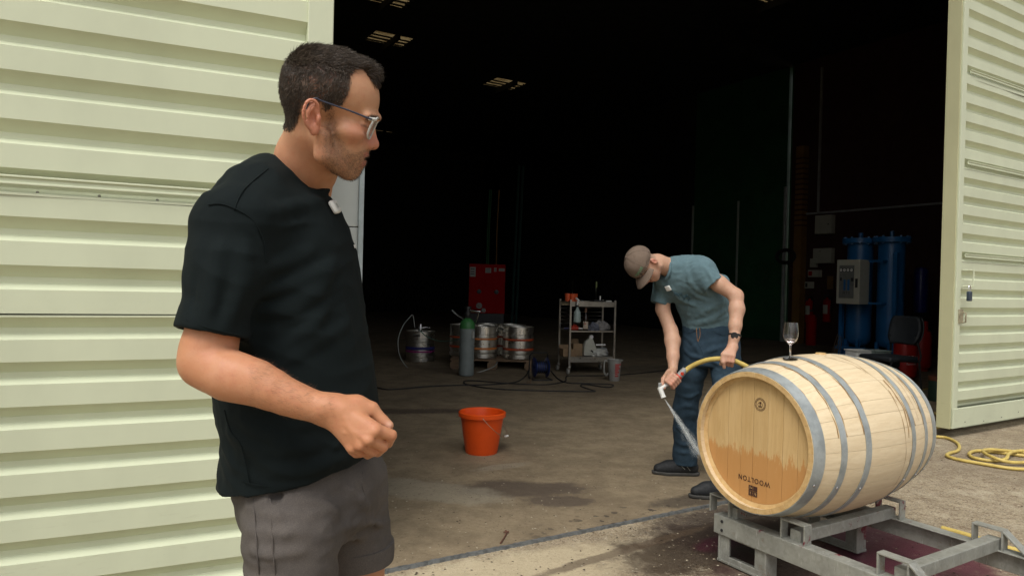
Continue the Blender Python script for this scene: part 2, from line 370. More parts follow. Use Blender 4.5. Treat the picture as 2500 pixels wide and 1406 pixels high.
for (a, b, wa, wb_) in RL:
    mb = MB(); nn = 24
    mb.grid(lambda i, j: (a - wa / 2 + wa * i, b - wb_ / 2 + wb_ * j, RH + .03 + .025 * math.sin(j * nn * math.pi / 2)), 2, nn * 4)
    o = mb.build('rooflight', MAT['grp'], bl)
    MB().box((a + .02, b, RH - .08), (.05, wb_ + .4, .14)).build('purlin', MAT['roof'], o, smooth=False)
    for k in (-.28, -.02, .24): MB().box((a, b + k * wb_, RH - .03), (wa + .1, .03, .03)).build('glazing_bar', MAT['roof'], o, smooth=False)
# a few cables and ducts on the back wall
for (x, y0, y1, d, c) in ((1202, 540, 660, 17.5, 'green_wall'), (1210, 600, 660, 17.5, 'green_wall'), (1254, 560, 735, 19, 'green_wall')):
    p0, p1 = P(x, y0, d), P(x - 1, y1, d)
# ------------------------------------------------------------------ the two big door leaves of ribbed sheet
PITCH_R = .162
def rib_profile(z0, z1, off, PITCH_R=.162):     # (y outwards is negative, z): crest, underside, valley, upper slope
    pts = []; z = z0
    k0 = math.floor((z0 - off) / PITCH_R) - 1
    for k in range(k0, k0 + int((z1 - z0) / PITCH_R) + 4):
        b = off + k * PITCH_R
        for dz, y in ((0, 0), (.080, 0), (.100, .036), (.122, .036), (.1618, .0005)):
            pts.append((b + dz * PITCH_R / .162, y))
    zs = [p[0] for p in pts]; ys = [p[1] for p in pts]
    zz = [z0] + [q for q in zs if z0 < q < z1] + [z1]
    return [(q, float(np.interp(q, zs, ys))) for q in zz]
def sheet(parent, x0, x1, z0, z1, off, y=0., wav=.0015, pitch=.162):
    pr = rib_profile(z0, z1, off, pitch); nx = max(2, int((x1 - x0) / .12)); L = []
    seed = random.random() * 9
    for i in range(nx + 1):
        x = x0 + (x1 - x0) * i / nx
        for (z, d) in pr: L.append((x, y + d + wav * math.sin(x * 3.1 + z * 5 + seed) + wav * .6 * math.sin(x * 9.3 - z * 3 + seed), z + .0012 * math.sin(x * 2.3 + seed)))
    m = len(pr); mb = MB(); mb.add(L, [(i * m + k, (i + 1) * m + k, (i + 1) * m + k + 1, i * m + k + 1) for i in range(nx) for k in range(m - 1)])
    o = mb.build('sheet', MAT['sheet'], parent, smooth=True, angle=28)
    s = o.modifiers.new('thick', 'SOLIDIFY'); s.thickness = .002; s.offset = 1; s.use_rim = False
    return o
# left leaf: its free edge at the doorway, folded a little towards the yard
LA = math.pi / 2 - math.radians(65.0)
lq = W(.835, FB + .0)
ll = thing('door_leaf', 'cream ribbed metal door leaf behind the man in black', 'door', lq, LA)
LZ = 4.25
def leafz(px, py):      # height on the left leaf seen at a pixel
    v = fw + (px - 1250) / F * rt - (py - 703) / F * up
    nrm = np.array([-math.sin(LA), math.cos(LA), 0]); tt = (lq - CAM) @ nrm / (v @ nrm); q = CAM + v * tt
    return q[2]
z_a, z_b = leafz(0, 474), leafz(0, 766)
offL = leafz(0, 885)     # a crest's lower edge
sheet(ll, -3.6, -.10, .05, z_b - .004, offL, .012, pitch=.1545)
sheet(ll, -3.6, -.10, z_b, z_a, z_b, .010, pitch=.166)
sheet(ll, -3.6, -.10, z_a + .002, LZ, z_b, .008, pitch=.166)
MB().box((-.05, .02, LZ / 2 + .02), (.10, .05, LZ - .06)).build('stile', MAT['stile'], ll, smooth=False, bevel=.004)
MB().box((-1.85, .1, LZ / 2 + .02), (3.5, .03, LZ - .06)).build('backing_frame', MAT['stile'], ll, smooth=False)
# flashing with a double bead and its screws above the middle joint
zf = leafz(0, 428)
mb = MB(); mb.box((-1.88, -.001, zf), (3.44, .012, .008)); mb.box((-1.88, -.001, zf - .024), (3.44, .012, .008)); mb.box((-1.88, .004, zf - .012), (3.44, .008, .02))
mb.build('flashing', MAT['sheet'], ll, smooth=False, bevel=.002)
sm = MB().lathe([(.0, -.004), (.004, -.0035), (.0055, 0)], 8, axis='y').mesh('screw', MAT['screw'])
for k in range(18): inst('screw', sm, ll, (-.25 - k * .185, .0165, zf - .048 + .002 * math.sin(k * 3)))
inst('screw', sm, ll, (-.07, -.006, 2.38))
# right leaf
RB = 3.12
rl = thing('door_leaf', 'cream ribbed metal door leaf with padlock beyond the barrel', 'door', W(6.40, RB), BROT)
def rleafz(px, py):
    v = fw + (px - 1250) / F * rt - (py - 703) / F * up; tt = (W(6.4, RB) - CAM) @ N / (v @ N); return (CAM + v * tt)[2], (CAM + v * tt) @ U - 6.40
offR = rleafz(2355, 796)[0]
j1, j2 = rleafz(2355, 640)[0], rleafz(2355, 412)[0]
j3 = rleafz(2355, 186)[0]
cuts = [.26, j1, j2, j3, 4.4]
for i in range(4): sheet(rl, .078, 4.2, cuts[i] + .001, cuts[i + 1] - .001, offR, .012 - .002 * i)
for jz in (j1, j2, j3):
    mb = MB(); mb.box((2.17, -.001, jz + .07), (4.05, .012, .008)); mb.box((2.17, -.001, jz + .046), (4.05, .012, .008)); mb.box((2.17, .004, jz + .058), (4.05, .008, .02))
    mb.build('flashing', MAT['sheet'], rl, smooth=False, bevel=.002)
MB().box((.038, .004, 2.25), (.076, .016, 4.3)).build('stile', MAT['stile'], rl, smooth=False, bevel=.003)
MB().box((2.1, .002, .17), (4.2, .02, .17)).build('kick_plate', MAT['stile'], rl, smooth=False, bevel=.003)
MB().box((-.006, .068, 2.24), (.014, .115, 4.32)).build('edge_plate', MAT['jamb'], rl, smooth=False, bevel=.002)
MB().box((2.1, .11, 2.24), (4.16, .03, 4.2)).build('backing_frame', MAT['stile'], rl, smooth=False)
for k in range(12): inst('screw', sm, rl, (.2 + k * .33, -.009, .13 + .02 * math.sin(k * 5)))
def rl_pt(px, py): z, a = rleafz(px, py); return a, z
ax, az_ = rl_pt(2352, 660); _, az2 = rl_pt(2352, 699)
mb = MB(); mb.tube([(ax - .01, 0, az_), (ax - .01, -.05, az_), (ax + .05, -.06, az_), (ax + .05, -.06, az2), (ax - .0, -.05, az2), (ax - .0, 0, az2)], .007, 8)
mb.build('pull_handle', MAT['sheet'], rl)
ax2, hz1 = rl_pt(2343, 772)
mb = MB(); mb.box((ax2, -.008, hz1), (.07, .012, .12)); mb.tube([(ax2 + .02, -.01, hz1 + .035), (ax2 + .02, -.04, hz1 + .03), (ax2 + .02, -.04, hz1 - .05), (ax2 + .02, -.01, hz1 - .055)], .007, 8)
mb.build('latch_plate', M('worn_latch', (.42, .37, .25), .5, .3, .5, 40), rl, bevel=.002)
mb = MB(); mb.lathe([(.012, -.012), (.012, 0)], 10, (ax2 - .14, 0, hz1 - .02), axis='y'); 
# padlock hangs from the pull handle
pq = W(6.40 + ax - .012, RB - .06, az2 - .055)
pk = thing('padlock', 'dark grey padlock hanging from the handle of the cream door', 'padlock', pq, BROT)
MB().box((0, 0, -.03), (.05, .028, .085)).build('lock_body', M('lock_grey', (.05, .07, .1), .45, .2), pk, bevel=.006)
MB().tube([(-.015, 0, .01), (-.015, 0, .045), (-.007, 0, .06), (.007, 0, .06), (.015, 0, .045), (.015, 0, .01)], .0045, 8, 3).build('shackle', MAT['chrome'], pk)
# ------------------------------------------------------------------ oak barrel on its steel rack
def mat_oak(name, c1, c2, axis, wet=None, ring=(6, 6, 60)):
    t = NT(name); st = {'x': (1.2, 14, 14), 'z': (14, 14, 1.2)}[axis]
    oi = t.new('ShaderNodeObjectInfo'); v0 = t.co(st); va = t.new('ShaderNodeVectorMath', operation='ADD'); t.link(v0, va.inputs[0])
    cx = t.new('ShaderNodeCombineXYZ'); mm = t.math('MULTIPLY', oi.outputs['Random'], 37.); t.link(mm, cx.inputs[0]); t.link(mm, cx.inputs[1]); t.link(cx.outputs[0], va.inputs[1])
    v = va.outputs[0]
    g = t.noise(3.2, 7, .7, v, .6); fine = t.noise(16, 4, .6, v)
    c = t.mix(t.ramp(g, .3, .72), c1, c2); c = t.mix(t.math('MULTIPLY', t.ramp(fine, .5, .8), .35), c, tuple(x * .72 for x in c2))
    c = t.mix(t.math('MULTIPLY', t.math('SUBTRACT', oi.outputs['Random'], .35), .32), c, tuple(x * .78 for x in c2))
    rg = .62
    if wet:
        vv = t.co(); sp = t.new('ShaderNodeSeparateXYZ'); t.link(vv, sp.inputs[0])
        h = t.math('ADD', sp.outputs[2], t.math('MULTIPLY', t.math('SUBTRACT', t.noise(16, 6, .75, t.co((1, 1.8, .3))), .5), .30))
        m = t.ramp(h, wet - .012, wet + .012, 1, 0); c = t.mix(t.math('MULTIPLY', m, .8), c, (.48, .225, .07))
        sp_ = t.ramp(t.noise(22, 6, .8, t.co((1, 1.4, .4))), .55, .72); band = t.ramp(t.math('ABSOLUTE', t.math('SUBTRACT', sp.outputs[2], wet)), .0, .09, 1, 0)
        c = t.mix(t.math('MULTIPLY', t.math('MULTIPLY', sp_, band), .55), c, (.68, .50, .28))
        rg = t.ramp(m, 0, 1, .6, .32)
    else:
        st2 = t.ramp(t.noise(5, 6, .75, t.co((1.5, 3, 3))), .62, .78); c = t.mix(t.math('MULTIPLY', st2, .35), c, (.26, .13, .05))
    t.set(Base_Color=c, Roughness=rg, Specular_IOR_Level=.3); t.bump(fine, .15, .002); t.bump(g, .2, .003)
    return t.mat
BL_, RM, RE = .93, .358, .297
MAT['oak'] = mat_oak('oak_stave', (.76, .63, .43), (.67, .53, .335), 'x'); MAT['oak_head'] = mat_oak('oak_head', (.60, .415, .20), (.52, .34, .145), 'z', wet=-.055)
MAT['oak_end'] = M('oak_chime', (.60, .41, .19), .6, 0, .3, 22, (.48, .30, .12), .3, 120)
MAT['burn'] = M('burnt_mark', (.045, .014, .008), .8); MAT['stain'] = M('wine_stain', (.40, .235, .095), .6, 0, .4, 30)
t = NT('hoop_zinc'); v = t.co(); f = t.noise(9, 6, .7, v)
t.set(Base_Color=t.mix(t.ramp(f, .35, .7), (.44, .475, .475), (.29, .315, .315)), Metallic=.45, Roughness=t.ramp(t.noise(20, 5, .7, v), .3, .7, .38, .6)); t.bump(f, .1, .004); MAT['hoop'] = t.mat
BC = W(2.425, 1.985, .598)
BROT2 = BROT + .02
ba = thing('barrel', 'pale oak wine barrel lying on its side on the steel rack', 'barrel', BC, BROT2)
def br(s): return RM - (RM - RE) * abs((s - BL_ / 2) / (BL_ / 2)) ** 2.0
NS = 30; TH = .027
rr = random.Random(5); wts = [rr.uniform(.75, 1.3) for _ in range(NS)]; tot = sum(wts); ang = 0
for k in range(NS):
    da = 2 * math.pi * wts[k] / tot; mb = MB(); ns = 16; nw = 3; L = []
    g = .0005 / RM
    for i in range(ns + 1):
        s = BL_ * i / ns; e = .0 
        for j in range(nw + 1):
            w = ang + g + (da - 2 * g) * j / nw; r = br(s) - (.0007 if j in (0, nw) else 0)
            L.append((s, r * math.cos(w), r * math.sin(w)))
        for j in range(nw + 1):
            w = ang + g + (da - 2 * g) * (nw - j) / nw; r = br(s) - TH + (.006 if i in (0, ns) else 0)
            L.append((s + (.008 if i == 0 else -.008 if i == ns else 0) * 0, r * math.cos(w), r * math.sin(w)))
    m = 2 * (nw + 1); fs = [(i * m + j, i * m + (j + 1) % m, (i + 1) * m + (j + 1) % m, (i + 1) * m + j) for i in range(ns) for j in range(m)]
    mb.add(L, fs); mb.add(L[:m], [tuple(range(m))], 1); mb.add(L[-m:], [tuple(range(m))], 1)
    o = mb.build('stave', [MAT['oak'], MAT['oak_end']], ba, angle=35); ang += da
# dark hollow behind the stave joints
MB().lathe([(br(BL_ * i / 12) - .012, .03 + (BL_ - .06) * i / 12) for i in range(13)], 48, axis='x').build('inner_shell', M('joint_dark', (.30, .19, .085), .9), ba)
# heads of upright boards
rin = RE - TH + .004
for x0, x1 in ((.034, .052), (BL_ - .052, BL_ - .034)):
    edges = [-.272, -.205, -.135, -.062, .012, .075, .145, .21, .272]
    for i in range(8):
        y0, y1 = edges[i] + .0006, edges[i + 1] - .0006; poly = []
        for q in range(9): y = y0 + (y1 - y0) * q / 8; poly.append((y, math.sqrt(max(rin ** 2 - y * y, 1e-6))))
        for q in range(9): y = y1 + (y0 - y1) * q / 8; poly.append((y, -math.sqrt(max(rin ** 2 - y * y, 1e-6))))
        xx = x0 + rr.uniform(-.0006, .0006)
        mb = MB(); n = len(poly); mb.add([(xx, p[0], p[1]) for p in poly] + [(x1, p[0], p[1]) for p in poly], [tuple(range(n)), tuple(range(2 * n - 1, n - 1, -1))] + [(a, (a + 1) % n, n + (a + 1) % n, n + a) for a in range(n)])
        mb.build('head_board', MAT['oak_head'], ba, angle=30)
    MB().lathe([(rin + .006, (x0 + x1) / 2 - .016), (rin - .012, (x0 + x1) / 2 - (.0105 if x0 < .1 else -.0105))], 64, axis='x').build('croze_ring', MAT['oak_end'], ba)
rv = MB().lathe([(0, .0035), (.003, .003), (.0048, 0)], 10).mesh('rivet', MAT['chrome'])
for k, (s, w) in enumerate(((.028, .054), (.152, .032), (.292, .034), (BL_ - .292, .034), (BL_ - .152, .032), (BL_ - .028, .054))):
    s0, s1 = s - w / 2 + .001, s + w / 2
    o = MB().lathe([(br(s0) + .0005, s0), (br(s0) + .0028, s0), (br(s1) + .0028, s1), (br(s1) + .0005, s1)], 96, axis='x', closed=True).build('hoop', MAT['hoop'], ba, angle=50)
    for dz in (0, .012):
        w_ = math.radians(202 + 2 * k) + dz; R_ = br(s) + .0028
        inst('rivet', rv, o, (s, R_ * math.cos(w_), R_ * math.sin(w_)), (w_ - math.pi / 2, 0, 0))
MB().lathe([(0, .006), (.022, .006), (.026, -.006)], 20, (.48, 0, RM)).build('bung', MAT['oak_end'], ba)
# wine drips and dark runs down the flank
def drip(s, a0, a1, w, wob, amp=.006, sd=0):
    mb = MB(); n = 26; L = []
    for i in range(n + 1):
        q = i / n; a = math.radians(a0 + (a1 - a0) * q); x = s + wob * q + amp * math.sin(q * 7 + sd) + amp * .4 * math.sin(q * 19 + sd); ww = w * (1 - .6 * q) * (1 + .35 * math.sin(q * 23 + sd * 3))
        for e in (-1, 1):
            xe = x + e * ww / 2; r = br(xe) + .0007; L.append((xe, r * math.cos(a), r * math.sin(a)))
    mb.add(L, [(2 * i, 2 * i + 1, 2 * i + 3, 2 * i + 2) for i in range(n)]); return mb.build('wine_run', MAT['stain'], ba)
for a in ((.50, 96, 150, .005, .06, .008, 1), (.555, 140, 215, .004, .02, .004, 2), (.59, 132, 175, .012, .006, .005, 4), (.615, 150, 200, .003, .01, .003, 5), (.70, 120, 165, .004, .01, .003, 6), (.12, 95, 118, .006, .05, .01, 7), (.13, 100, 125, .008, .04, .012, 9), (.43, 98, 125, .005, .08, .01, 3), (.74, 128, 178, .004, .02, .006, 8)): drip(*a)
def stain_line(s, a0, a1, sd, w=.004):        # dark seepage along a hoop
    mb = MB(); n = 60; L = []
    for i in range(n + 1):
        q = i / n; a = math.radians(a0 + (a1 - a0) * q); x = s + .0025 * math.sin(q * 11 + sd) + .0018 * math.sin(q * 41 + sd); ww = w * abs(math.sin(q * 13 + sd)) + .0008
        for e in (-1, 1):
            xe = x + e * ww / 2; r = br(xe) + .0008; L.append((xe, r * math.cos(a), r * math.sin(a)))
    mb.add(L, [(2 * i, 2 * i + 1, 2 * i + 3, 2 * i + 2) for i in range(n)]); return mb.build('wine_run', MAT['stain'], ba)
for k, s in enumerate((.054, .131, .172, .271, .313, .613, .662, .757, .8)): stain_line(s, 60, 168, k * 1.7, .005)
# burnt marks on the head: upside-down name, four-square emblem, round stamp
hx = .0325
def hf(y, z, rot=0):      # frame on the head face as seen from the yard (photo right = -y local)
    return frame((hx, y, z), (0, -math.cos(rot), math.sin(rot)), (0, math.sin(rot), math.cos(rot)))
def face_at(px, py):      # local y, z on the head plane
    nrm = np.array([math.cos(BROT2), math.sin(BROT2), 0]); ny = np.array([-math.sin(BROT2), math.cos(BROT2), 0]); v = fw + (px - 1250) / F * rt - (py - 703) / F * up
    o0 = BC + nrm * hx; tt = (o0 - CAM) @ nrm / (v @ nrm); q = CAM + v * tt - BC; return q @ ny, q[2]
y1_, z1_ = face_at(1879, 1184); y2_, z2_ = face_at(1803, 1160); wy, wz = (y1_ + y2_) / 2, (z1_ + z2_) / 2
tilt = math.atan2(z2_ - z1_, -(y1_ - y2_)) ; wl = math.hypot(y1_ - y2_, z1_ - z2_)
tb = text_obj('burnt_name', 'WOOLTON', .031, MAT['burn'], ba, hf(wy, wz, math.pi), spacing=1.22, xs=1)
bx = [q.co for q in tb.data.vertices]; wd = max(q.y for q in bx) - min(q.y for q in bx)
for q in tb.data.vertices: q.co.y = wy + (q.co.y - wy) * wl / wd
ey, ez = face_at(1838, 1198); e = .0205
sq = MB()
for (a, b) in ((-1, -1), (-1, 1), (1, -1), (1, 1)): sq.box((hx, ey + a * (e / 2 + .0013), ez + b * (e / 2 + .0013)), (.0012, e, e))
sq.build('burnt_emblem', MAT['burn'], ba, smooth=False)
cut = MB()
for (a, b, w, h) in ((.6, -.5, .002, .011), (-.75, -.55, .0022, .012), (-.45, -.4, .0012, .009), (.35, .55, .006, .002), (.7, .6, .0015, .01)): cut.box((hx - .0006, ey + a * e, ez + b * e), (.0014, w, h))
cut.build('emblem_cut', MAT['oak_end'], ba, smooth=False)
sy, sz = face_at(1856, 987); mb = MB()
for r0, r1 in ((.0205, .0222), (.0262, .0278)): mb.lathe([(r0, hx - .0004), (r1, hx - .0004)], 40, (0, sy, sz), 'x')
mb.lathe([(.006, hx - .0004), (.0075, hx - .0004)], 16, (0, sy - .005, sz - .001), 'x'); mb.lathe([(.006, hx - .0004), (.0075, hx - .0004)], 16, (0, sy + .005, sz - .001), 'x')
mb.box((hx, sy, sz + .001), (.0012, .0022, .020)); mb.box((hx, sy, sz - .010), (.0012, .020, .002)); mb.box((hx, sy, sz + .009), (.0012, .010, .002), )
for k in range(26):
    w = 2 * math.pi * k / 26
    if k % 7: mb.box((hx, sy + .0242 * math.cos(w), sz + .0242 * math.sin(w)), (.0008, .0012, .0022), (w + math.pi / 2, 0, 0))
mb.build('burnt_stamp', MAT['burn'], ba, smooth=False)
cy, cz = face_at(1823, 1249); mb = MB()
for dx, w in ((0, .008), (.013, .008), (.026, .002)): mb.box((-.0006, cy - dx, cz - dx * .12), (.0014, w, .008))
mb.build('chime_mark', MAT['burn'], ba, smooth=False)
# ---- rack
t = NT('galvanised'); v = t.co(); f = t.noise(7, 7, .7, v); sp = t.voronoi(60, v, out='Color'); ss = t.new('ShaderNodeSeparateXYZ'); t.link(sp, ss.inputs[0])
c = t.mix(t.ramp(f, .3, .72), (.31, .31, .27), (.19, .19, .165)); c = t.mix(t.math('MULTIPLY', ss.outputs[0], .25), c, (.42, .43, .40))
c = t.mix(t.ramp(t.noise(5, 5, .7, t.co((1, 1, 1), (4, 1, 2))), .60, .66), c, (.15, .012, .028))      # dried red wine
c = t.mix(t.math('MULTIPLY', t.ramp(t.noise(13, 7, .8, v), .58, .7), .7), c, (.20, .11, .05))
c = t.mix(t.math('MULTIPLY', t.ramp(t.noise(30, 6, .8, t.co((1, 1, .15))), .56, .68), .6), c, (.5, .5, .46))
t.set(Base_Color=c, Metallic=.25, Roughness=.55); t.bump(t.noise(60, 4, .7, v), .2, .002); MAT['galv'] = t.mat
ra = thing('barrel_rack', 'galvanised steel barrel rack splashed with red wine', 'barrel rack', W(2.48, 2.2), BROT)
def rk(name, c, d, **k): return MB().box(c, d, **k).build(name, MAT['galv'], ra, smooth=False, bevel=.003)
rk('beam', (.012, -.72, .175), (.03, 1.48, .085)); rk('beam', (.735, -.72, .175), (.03, 1.48, .085))
rk('beam_flange', (.03, -.72, .215), (.065, 1.478, .006)); rk('beam_flange', (.717, -.72, .215), (.065, 1.478, .006))
for y in (-.06, -.385, -.82, -1.15): rk('cross_rail', (.374, y, .238), (.69, .05, .05))
def loop(x, y):
    mb = MB()
    for dy in (-.055, .055): mb.box((x, y + dy, .255), (.045, .008, .075))
    mb.box((x, y, .296), (.045, .118, .008)); mb.box((x, y - .1, .258), (.045, .115, .008), (.70, 0, 0)) if y < -.7 else None
    return mb.build('stacking_loop', MAT['galv'], ra, smooth=False, bevel=.002)
for x in (.03, .715):
    for y in (-.385, -.80, -.0): loop(x, y)
def leg(x, y):
    mb = MB()
    mb.box((x, y, .012), (.075, .27, .012)); mb.box((x, y, .128), (.07, .27, .008)); 
    for dy in (-.125, .125): mb.box((x, y + dy, .07), (.075, .012, .124))
    mb.box((x - .03, y + .1, .07), (.008, .06, .12)); mb.box((x - .03, y - .1, .07), (.008, .06, .12)); mb.box((x - .031, y, .025), (.008, .2, .032))
    return mb.build('fork_pocket', MAT['galv'], ra, smooth=False, bevel=.002)
for x in (.045, .70):
    for y in (-.13, -1.3): leg(x, y)
bo = MB().lathe([(0, -.004), (.007, -.004), (.007, 0)], 6, axis='x').mesh('bolt', MAT['rubber'])
for z in (.195, .155): inst('bolt', bo, ra, (-.004, -.03, z))
# a cap of plastic under the barrel
# ------------------------------------------------------------------ wine glass standing on the barrel
gl = NT('wine_glass'); gl.set(Base_Color=(.93, .93, .93), Roughness=.03, IOR=1.48, Transmission_Weight=1.0); MAT['glass'] = gl.mat
gp = P(1929, 884, 2.98)
# rest the foot on the stave under it
ge = np.array([math.cos(BROT2), math.sin(BROT2), 0]); gn = np.array([-math.sin(BROT2), math.cos(BROT2), 0])
gs = .40; gt = -.012
for _ in range(40):
    z = math.sqrt(br(gs) ** 2 - gt ** 2); q = BC + ge * gs + gn * gt + np.array([0, 0, z]) - CAM; d = q @ fw
    px, py = 1250 + F * (q @ rt) / d, 703 - F * (q @ up) / d
    gs += (1929 - px) / F * d * .6
    gt -= (884 - py) / F * d * .0
gq = BC + ge * gs + gn * gt + np.array([0, 0, z + .002])
wg = thing('wine_glass', 'stemmed wine glass standing on top of the barrel', 'wine glass', gq, 0)
k_ = .162 / .17
prof = [(.0, .0), (.030, .0005), (.0315, .0015), (.030, .003), (.010, .006), (.0045, .012), (.004, .055), (.0055, .066), (.016, .074), (.0265, .088), (.0318, .107), (.0318, .125), (.029, .15), (.0262, .17), (.0250, .17), (.0278, .15), (.0306, .125), (.0306, .107), (.0253, .0895), (.0150, .0765), (.0, .0715)]
MB().lathe([(r, z * k_) for r, z in prof], 40).build('bowl_and_stem', MAT['glass'], wg, angle=70)
wv = [(.0, .0722), (.0148, .0772), (.0249, .0902), (.0262, .093), (.0, .093)]
wt = NT('wine_dregs'); wt.set(Base_Color=(.95, .80, .82), Roughness=.02, IOR=1.33, Transmission_Weight=1.0)
MB().lathe([(r * .985, z * k_) for r, z in wv], 32).build('wine', wt.mat, wg)
# ------------------------------------------------------------------ yellow hoses
t = NT('yellow_hose'); v = t.co(); t.set(Base_Color=t.mix(t.ramp(t.noise(20, 6, .7, v), .35, .7), (.62, .47, .13), (.50, .37, .10)), Roughness=.5); t.bump(t.noise(200, 2, .5, v), .1, .001); MAT['hose'] = t.mat
def hose(name, pix, label, r=.0125, z=None, extra=()):
    pts = [G(x, y, r + .002 + (q[0] if q else 0)) for x, y, *q in pix]
    o = MB().tube(pts, r, 10, 10).build(name, MAT['hose']); return tag(o, label, 'hose')
hose('garden_hose', [(2150, 1010), (2215, 1048), (2265, 1063), (2310, 1068), (2338, 1082), (2340, 1098), (2318, 1106), (2312, 1112), (2335, 1120), (2400, 1132), (2470, 1143), (2540, 1146)], 'yellow hose snaking out past the foot of the right door leaf')
hose('garden_hose', [(2570, 1120), (2500, 1112), (2430, 1103), (2385, 1100), (2366, 1107), (2378, 1117), (2420, 1124), (2455, 1120, .014), (2462, 1108, .026), (2480, 1101, .028), (2530, 1100, .02), (2590, 1106), (2600, 1118), (2540, 1126, .012), (2470, 1128, .012), (2425, 1116, .03), (2400, 1102, .03), (2420, 1097, .026), (2500, 1104, .014), (2580, 1112, .01)], 'yellow hose lying in loose coils on the concrete at right')
hose('garden_hose', [(2300, 1288), (2380, 1311), (2440, 1331), (2500, 1347), (2580, 1366)], 'yellow hose lying behind the empty half of the rack', .013)
hose('garden_hose', [(2230, 955), (2280, 946), (2330, 938), (2390, 960), (2360, 1000), (2320, 1022), (2300, 1015), (2282, 1008), (2306, 1028), (2290, 1044), (2240, 1046)], 'yellow hose trailing just inside the doorway behind the barrel', .011)
# ------------------------------------------------------------------ orange bucket
bq = G(1175, 1105); bu = thing('bucket', 'bright orange plastic bucket on the concrete floor', 'bucket', bq + np.array([0, .0, .006]), .3)
MAT['orange'] = M('orange_plastic', (.78, .085, .008), .38, 0, .1, 4, Specular_IOR_Level=.45)
h_ = .30; rb_, rt_ = .115, .162
MB().lathe([(0, .004), (rb_ - .006, .004), (rb_, .0), (rb_ + .004, .016), (rb_ + .005, .02), (rt_ - .004, h_ - .035), (rt_ + .004, h_ - .034), (rt_ + .006, h_ - .004), (rt_ + .002, h_), (rt_ - .004, h_ - .004), (rt_ - .008, h_ - .03), (rb_ + .0, .02), (0, .012)], 56).build('pail', MAT['orange'], bu, angle=35)
MB().lathe([(rt_ + .003, h_ - .036), (rt_ + .011, h_ - .034), (rt_ + .012, h_ - .006), (rt_ + .004, h_ - .001)], 56).build('rim', MAT['orange'], bu, angle=50)
hw = []
for i in range(25):
    w = math.pi * i / 24; y = math.cos(w) * (rt_ + .014)
    hw.append((.045 + math.sin(w) * .14, -y, h_ - .02 - math.sin(w) * .152))
rot = Matrix.Rotation(math.radians(-28), 4, 'Z'); hw = [tuple(rot @ Vector(q)) for q in hw]
hd = MB().tube(hw, .0022, 6).build('wire_handle', M('handle_wire', (.55, .4, .3), .4, .8), bu)
mid = hw[12]; MB().tube([vadd(mid, (-.035 * .4, -.01, 0)), vadd(mid, (.035 * .4, .012, 0))], .008, 8).build('grip', MAT['white'], bu)
# ------------------------------------------------------------------ things inside the warehouse
FZ = .006
def fl(x, y): q = G(x, y, FZ); return q
# white cabinet just inside the doorway, behind the man
wc = thing('white_cabinet', 'white panelled cabinet just inside the doorway behind the man in black', 'cabinet', W(1.0, 3.32, FZ), BROT)
MAT['cabw'] = M('cabinet_white', (.62, .66, .64), .35, var=.06)
cw0 = P(886, 410, 3.3); CWZ = cw0[2]; rot_c = .0
for k in range(6):
    z0 = .05 + k * (CWZ - .05) / 6; MB().box((-.33, .2, z0 + (CWZ - .05) / 12), (.66, .4, (CWZ - .05) / 6 - .004)).build('panel', MAT['cabw'], wc, smooth=False, bevel=.003)
MB().box((.012, .2, CWZ / 2 + .01), (.024, .43, CWZ - .02)).build('edge_trim', M('trim_blue_white', (.5, .58, .60), .3), wc, smooth=False, bevel=.003)
MB().box((-.32, .2, .026), (.6, .36, .05)).build('plinth', MAT['black'], wc, smooth=False)
# move so that its trim meets the sight line of the photo
q = P(886, 500, 3.3); wc.location = (q[0] - .02, q[1], FZ); wc.rotation_euler = (0, 0, .235)
# ---- kegs
MAT['keg'] = M('keg_steel', (.74, .72, .66), .33, 1., .08, 4)
def keg_parts(root, bands, r=.205, h=.44):
    body = [(0, .03), (.15, .03), (.17, .02), (r - .012, .015), (r - .008, .0), (r, .006), (r, .05), (r - .014, .058), (r - .012, .075), (r - .002, .09), (r - .002, .125), (r + .004, .132), (r + .004, .145), (r - .002, .152),
            (r - .002, h - .175), (r + .004, h - .168), (r + .004, h - .155), (r - .002, h - .148), (r - .002, h - .115), (r - .014, h - .1), (r - .05, h - .075), (.06, h - .055), (0, h - .055)]
    MB().lathe(body, 40).build('body', MAT['keg'], root, angle=25)
    # top chime with two hand holes
    mb = MB(); n = 48; z0, z1 = h - .108, h
    for k in range(n):
        a0, a1 = 2 * math.pi * k / n, 2 * math.pi * (k + 1) / n; hole = (k % 24) in (5, 6, 7, 8)
        for (u0, u1) in (((z0, z0 + .035), (z1 - .035, z1)) if hole else ((z0, z1),)):
            for rr_ in (r - .004, r): pass
            L = [((r if i else r - .005) * math.cos(a), (r if i else r - .005) * math.sin(a), z) for i in (0, 1) for (a, z) in ((a0, u0), (a1, u0), (a1, u1), (a0, u1))]
            mb.add(L, [(0, 1, 2, 3), (4, 5, 6, 7), (0, 1, 5, 4), (3, 2, 6, 7), (0, 3, 7, 4), (1, 2, 6, 5)])
    mb.tube([(r * math.cos(2 * math.pi * k / 40), r * math.sin(2 * math.pi * k / 40), h) for k in range(40)], .006, 8, closed=True)
    mb.build('chime', MAT['keg'], root, angle=30)
    for z, w, m in bands: MB().lathe([(r + .001, z - w / 2), (r + .0052, z - w / 2 + .003), (r + .0052, z + w / 2 - .003), (r + .001, z + w / 2)], 40).build('band', m, root)
    MB().lathe([(.0, h - .03), (.03, h - .03), (.035, h - .056)], 20).build('valve_neck', MAT['chrome'], root)
kor, kred, kblue, kpink = M('band_orange', (.62, .21, .05), .5), M('band_red_orange', (.45, .07, .02), .5), M('band_blue', (.03, .03, .16), .5), M('band_pink', (.28, .03, .17), .5)
KG = 'steel beer kegs'
PD = 9.95; pz = .15
